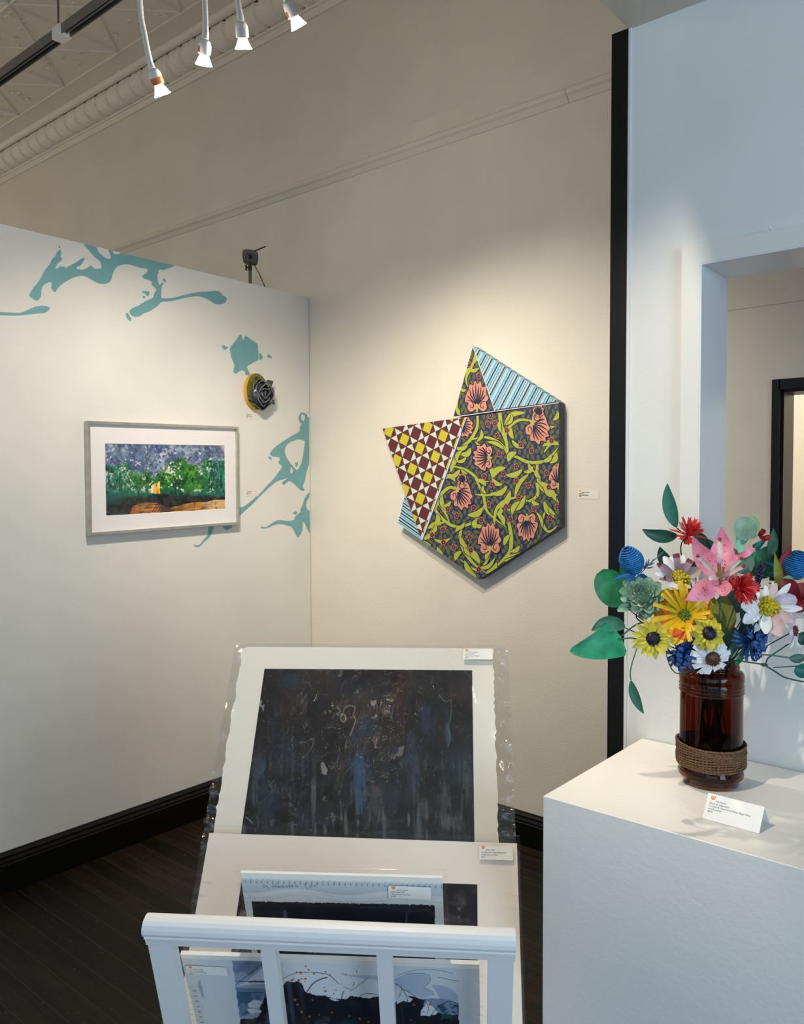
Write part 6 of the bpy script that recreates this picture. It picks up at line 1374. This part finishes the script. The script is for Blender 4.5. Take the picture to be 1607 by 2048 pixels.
T = leaf('burgundy_flower', 'burgundy petals and pointed leaf at the right edge of the bouquet', [((1563, 1154), (1580, 1091), 22, .02, .025, 'leaf', -.03, 0, .2), ((1594, 1200), (1563, 1160), 34, .03, .05, 'petal', .05, .01, .15), ((1590, 1202), (1612, 1168), 36, .02, .03, 'petal', 0, .01, .15), ((1592, 1196), (1600, 1225), 30, .03, .05, 'petal', 0, .01, .15)], F_burg, cat='flower')
vadd(T, 'leaf', blade((1586, 1162), (1564, 1158), 10, .045, .05, 'leaf', .2), G_sage2, label='small pale green leaf')
leaf('leaf_sprig', 'wide olive leaves behind the right side of the big yellow bloom', [((1440, 1276), (1447, 1186), 52, .035, .03, 'leaf', .0, 0, .06), ((1424, 1262), (1424, 1190), 34, .04, .035, 'leaf', .0, 0, .06, G_olive2), ((1396, 1322), (1393, 1280), 40, .05, .06, 'round', 0, 0, .06), ((1312, 1262), (1306, 1238), 26, .05, .05, 'leaf', 0, 0, .1)], G_olive)
leaf('leaf_sprig', 'round forest green leaves in the middle right above the jar', [((1466, 1228), (1464, 1178), 44, .02, .02, 'round', 0, 0, .06), ((1456, 1300), (1452, 1248), 46, .03, .03, 'round', 0, 0, .06), ((1476, 1300), (1490, 1235), 26, .0, .0, 'leaf', .05, 0, .1, G_dark), ((1462, 1180), (1456, 1158), 26, .05, .05, 'round', 0, 0, .1), ((1500, 1260), (1500, 1190), 40, -.02, -.02, 'leaf', 0, 0, .1, G_dark), ((1450, 1320), (1476, 1268), 14, .05, .05, 'lance', .05, 0, .2, G_stem), ((1470, 1330), (1486, 1296), 11, .05, .05, 'lance', .08, 0, .2, G_em)], G_round)
T = leaf('leaf_sprig', 'single pine green leaf hanging low on a long wire at the left', [((1261, 1360), (1287, 1428), 18, .10, .10, 'leaf', .06, 0, .2)], G_hang, G_hang, [BP(1260, 1342, .10), BP(1268, 1312, .10), BP(1280, 1290, .09), BP(1320, 1285, .06)])
# --- purple spike
T = flower('lavender_spike', 'dark purple flower spike between the red flower and the emerald leaf', 'flower', BP(1514, 1190, .01)); r_ = random.Random(4)
mb = MB()
for k in range(46):
    f_ = k/45; q = BP(1521-13*f_, 1130+66*f_, .01); a = k*2.4; o = (RT*math.cos(a)+TO*math.sin(a))
    mb.tube([q, q+o*4.5*K+UPV*1.5*K, q+o*7.5*K+UPV*(3+r_.uniform(-1, 2))*K], [1.6*K, 2.9*K, 1.2*K], 6)
vadd(T, 'florets', mb, F_purp); stem(T, BP(1508, 1196, .01), .0012)
mb = MB()
# --- twig with teal leaves reaching out to the right
T = flower('twig', 'wiry green twig with teal leaves reaching out to the right edge', 'twig', BP(1470, 1322, .05))
def wire(pts, t, rad=.0013, m=G_wire, nm='branch'):
    mb = MB(); mb.tube([BP(*p_, t) for p_ in spline(pts, 6, False)], rad, 6); return vadd(T, nm, mb, m)
wire([(1470, 1321), (1500, 1325), (1526, 1330), (1546, 1341), (1572, 1356), (1620, 1366)], .05, .0014); wire([(1530, 1329), (1534, 1318), (1545, 1309), (1582, 1284)], .05); wire([(1546, 1335), (1565, 1334), (1592, 1332)], .052, .001)
wire([(1480, 1312), (1512, 1309), (1545, 1311), (1580, 1316)], .055, .0014, G_grey)
mb = MB(); mb.tube([BP(1520, 1328, .05), BP(1527, 1330, .05), BP(1534, 1330, .05)], [.0015, .0034, .0016], 8); vadd(T, 'knot', mb, G_wire)
vadd(T, 'leaf', blade((1590, 1333), (1616, 1342), 30, .052, .055, 'round', .1), G_teal); vadd(T, 'leaf', blade((1576, 1316), (1614, 1310), 18, .055, .06, 'leaf', .1), G_grey); vadd(T, 'leaf', blade((1600, 1290), (1612, 1262), 26, .02, .02, 'leaf', .0), G_dark)
stem(T, BP(1470, 1321, .05), .0014)

# --- small nail left in the top board of the window casing
q = Vector(on_y(1541, 459, YW-t_case))
mb = MB(); mb.tube([q+Vector((0, .004, 0)), q+Vector((0, -.008, 0)), q+Vector((0, -.011, .003)), q+Vector((0, -.010, .006))], [.0016, .0016, .002, .0012], 8)
build('nail', mb, M_trim, None, 'small bent white nail in the top board of the window casing', 'nail')
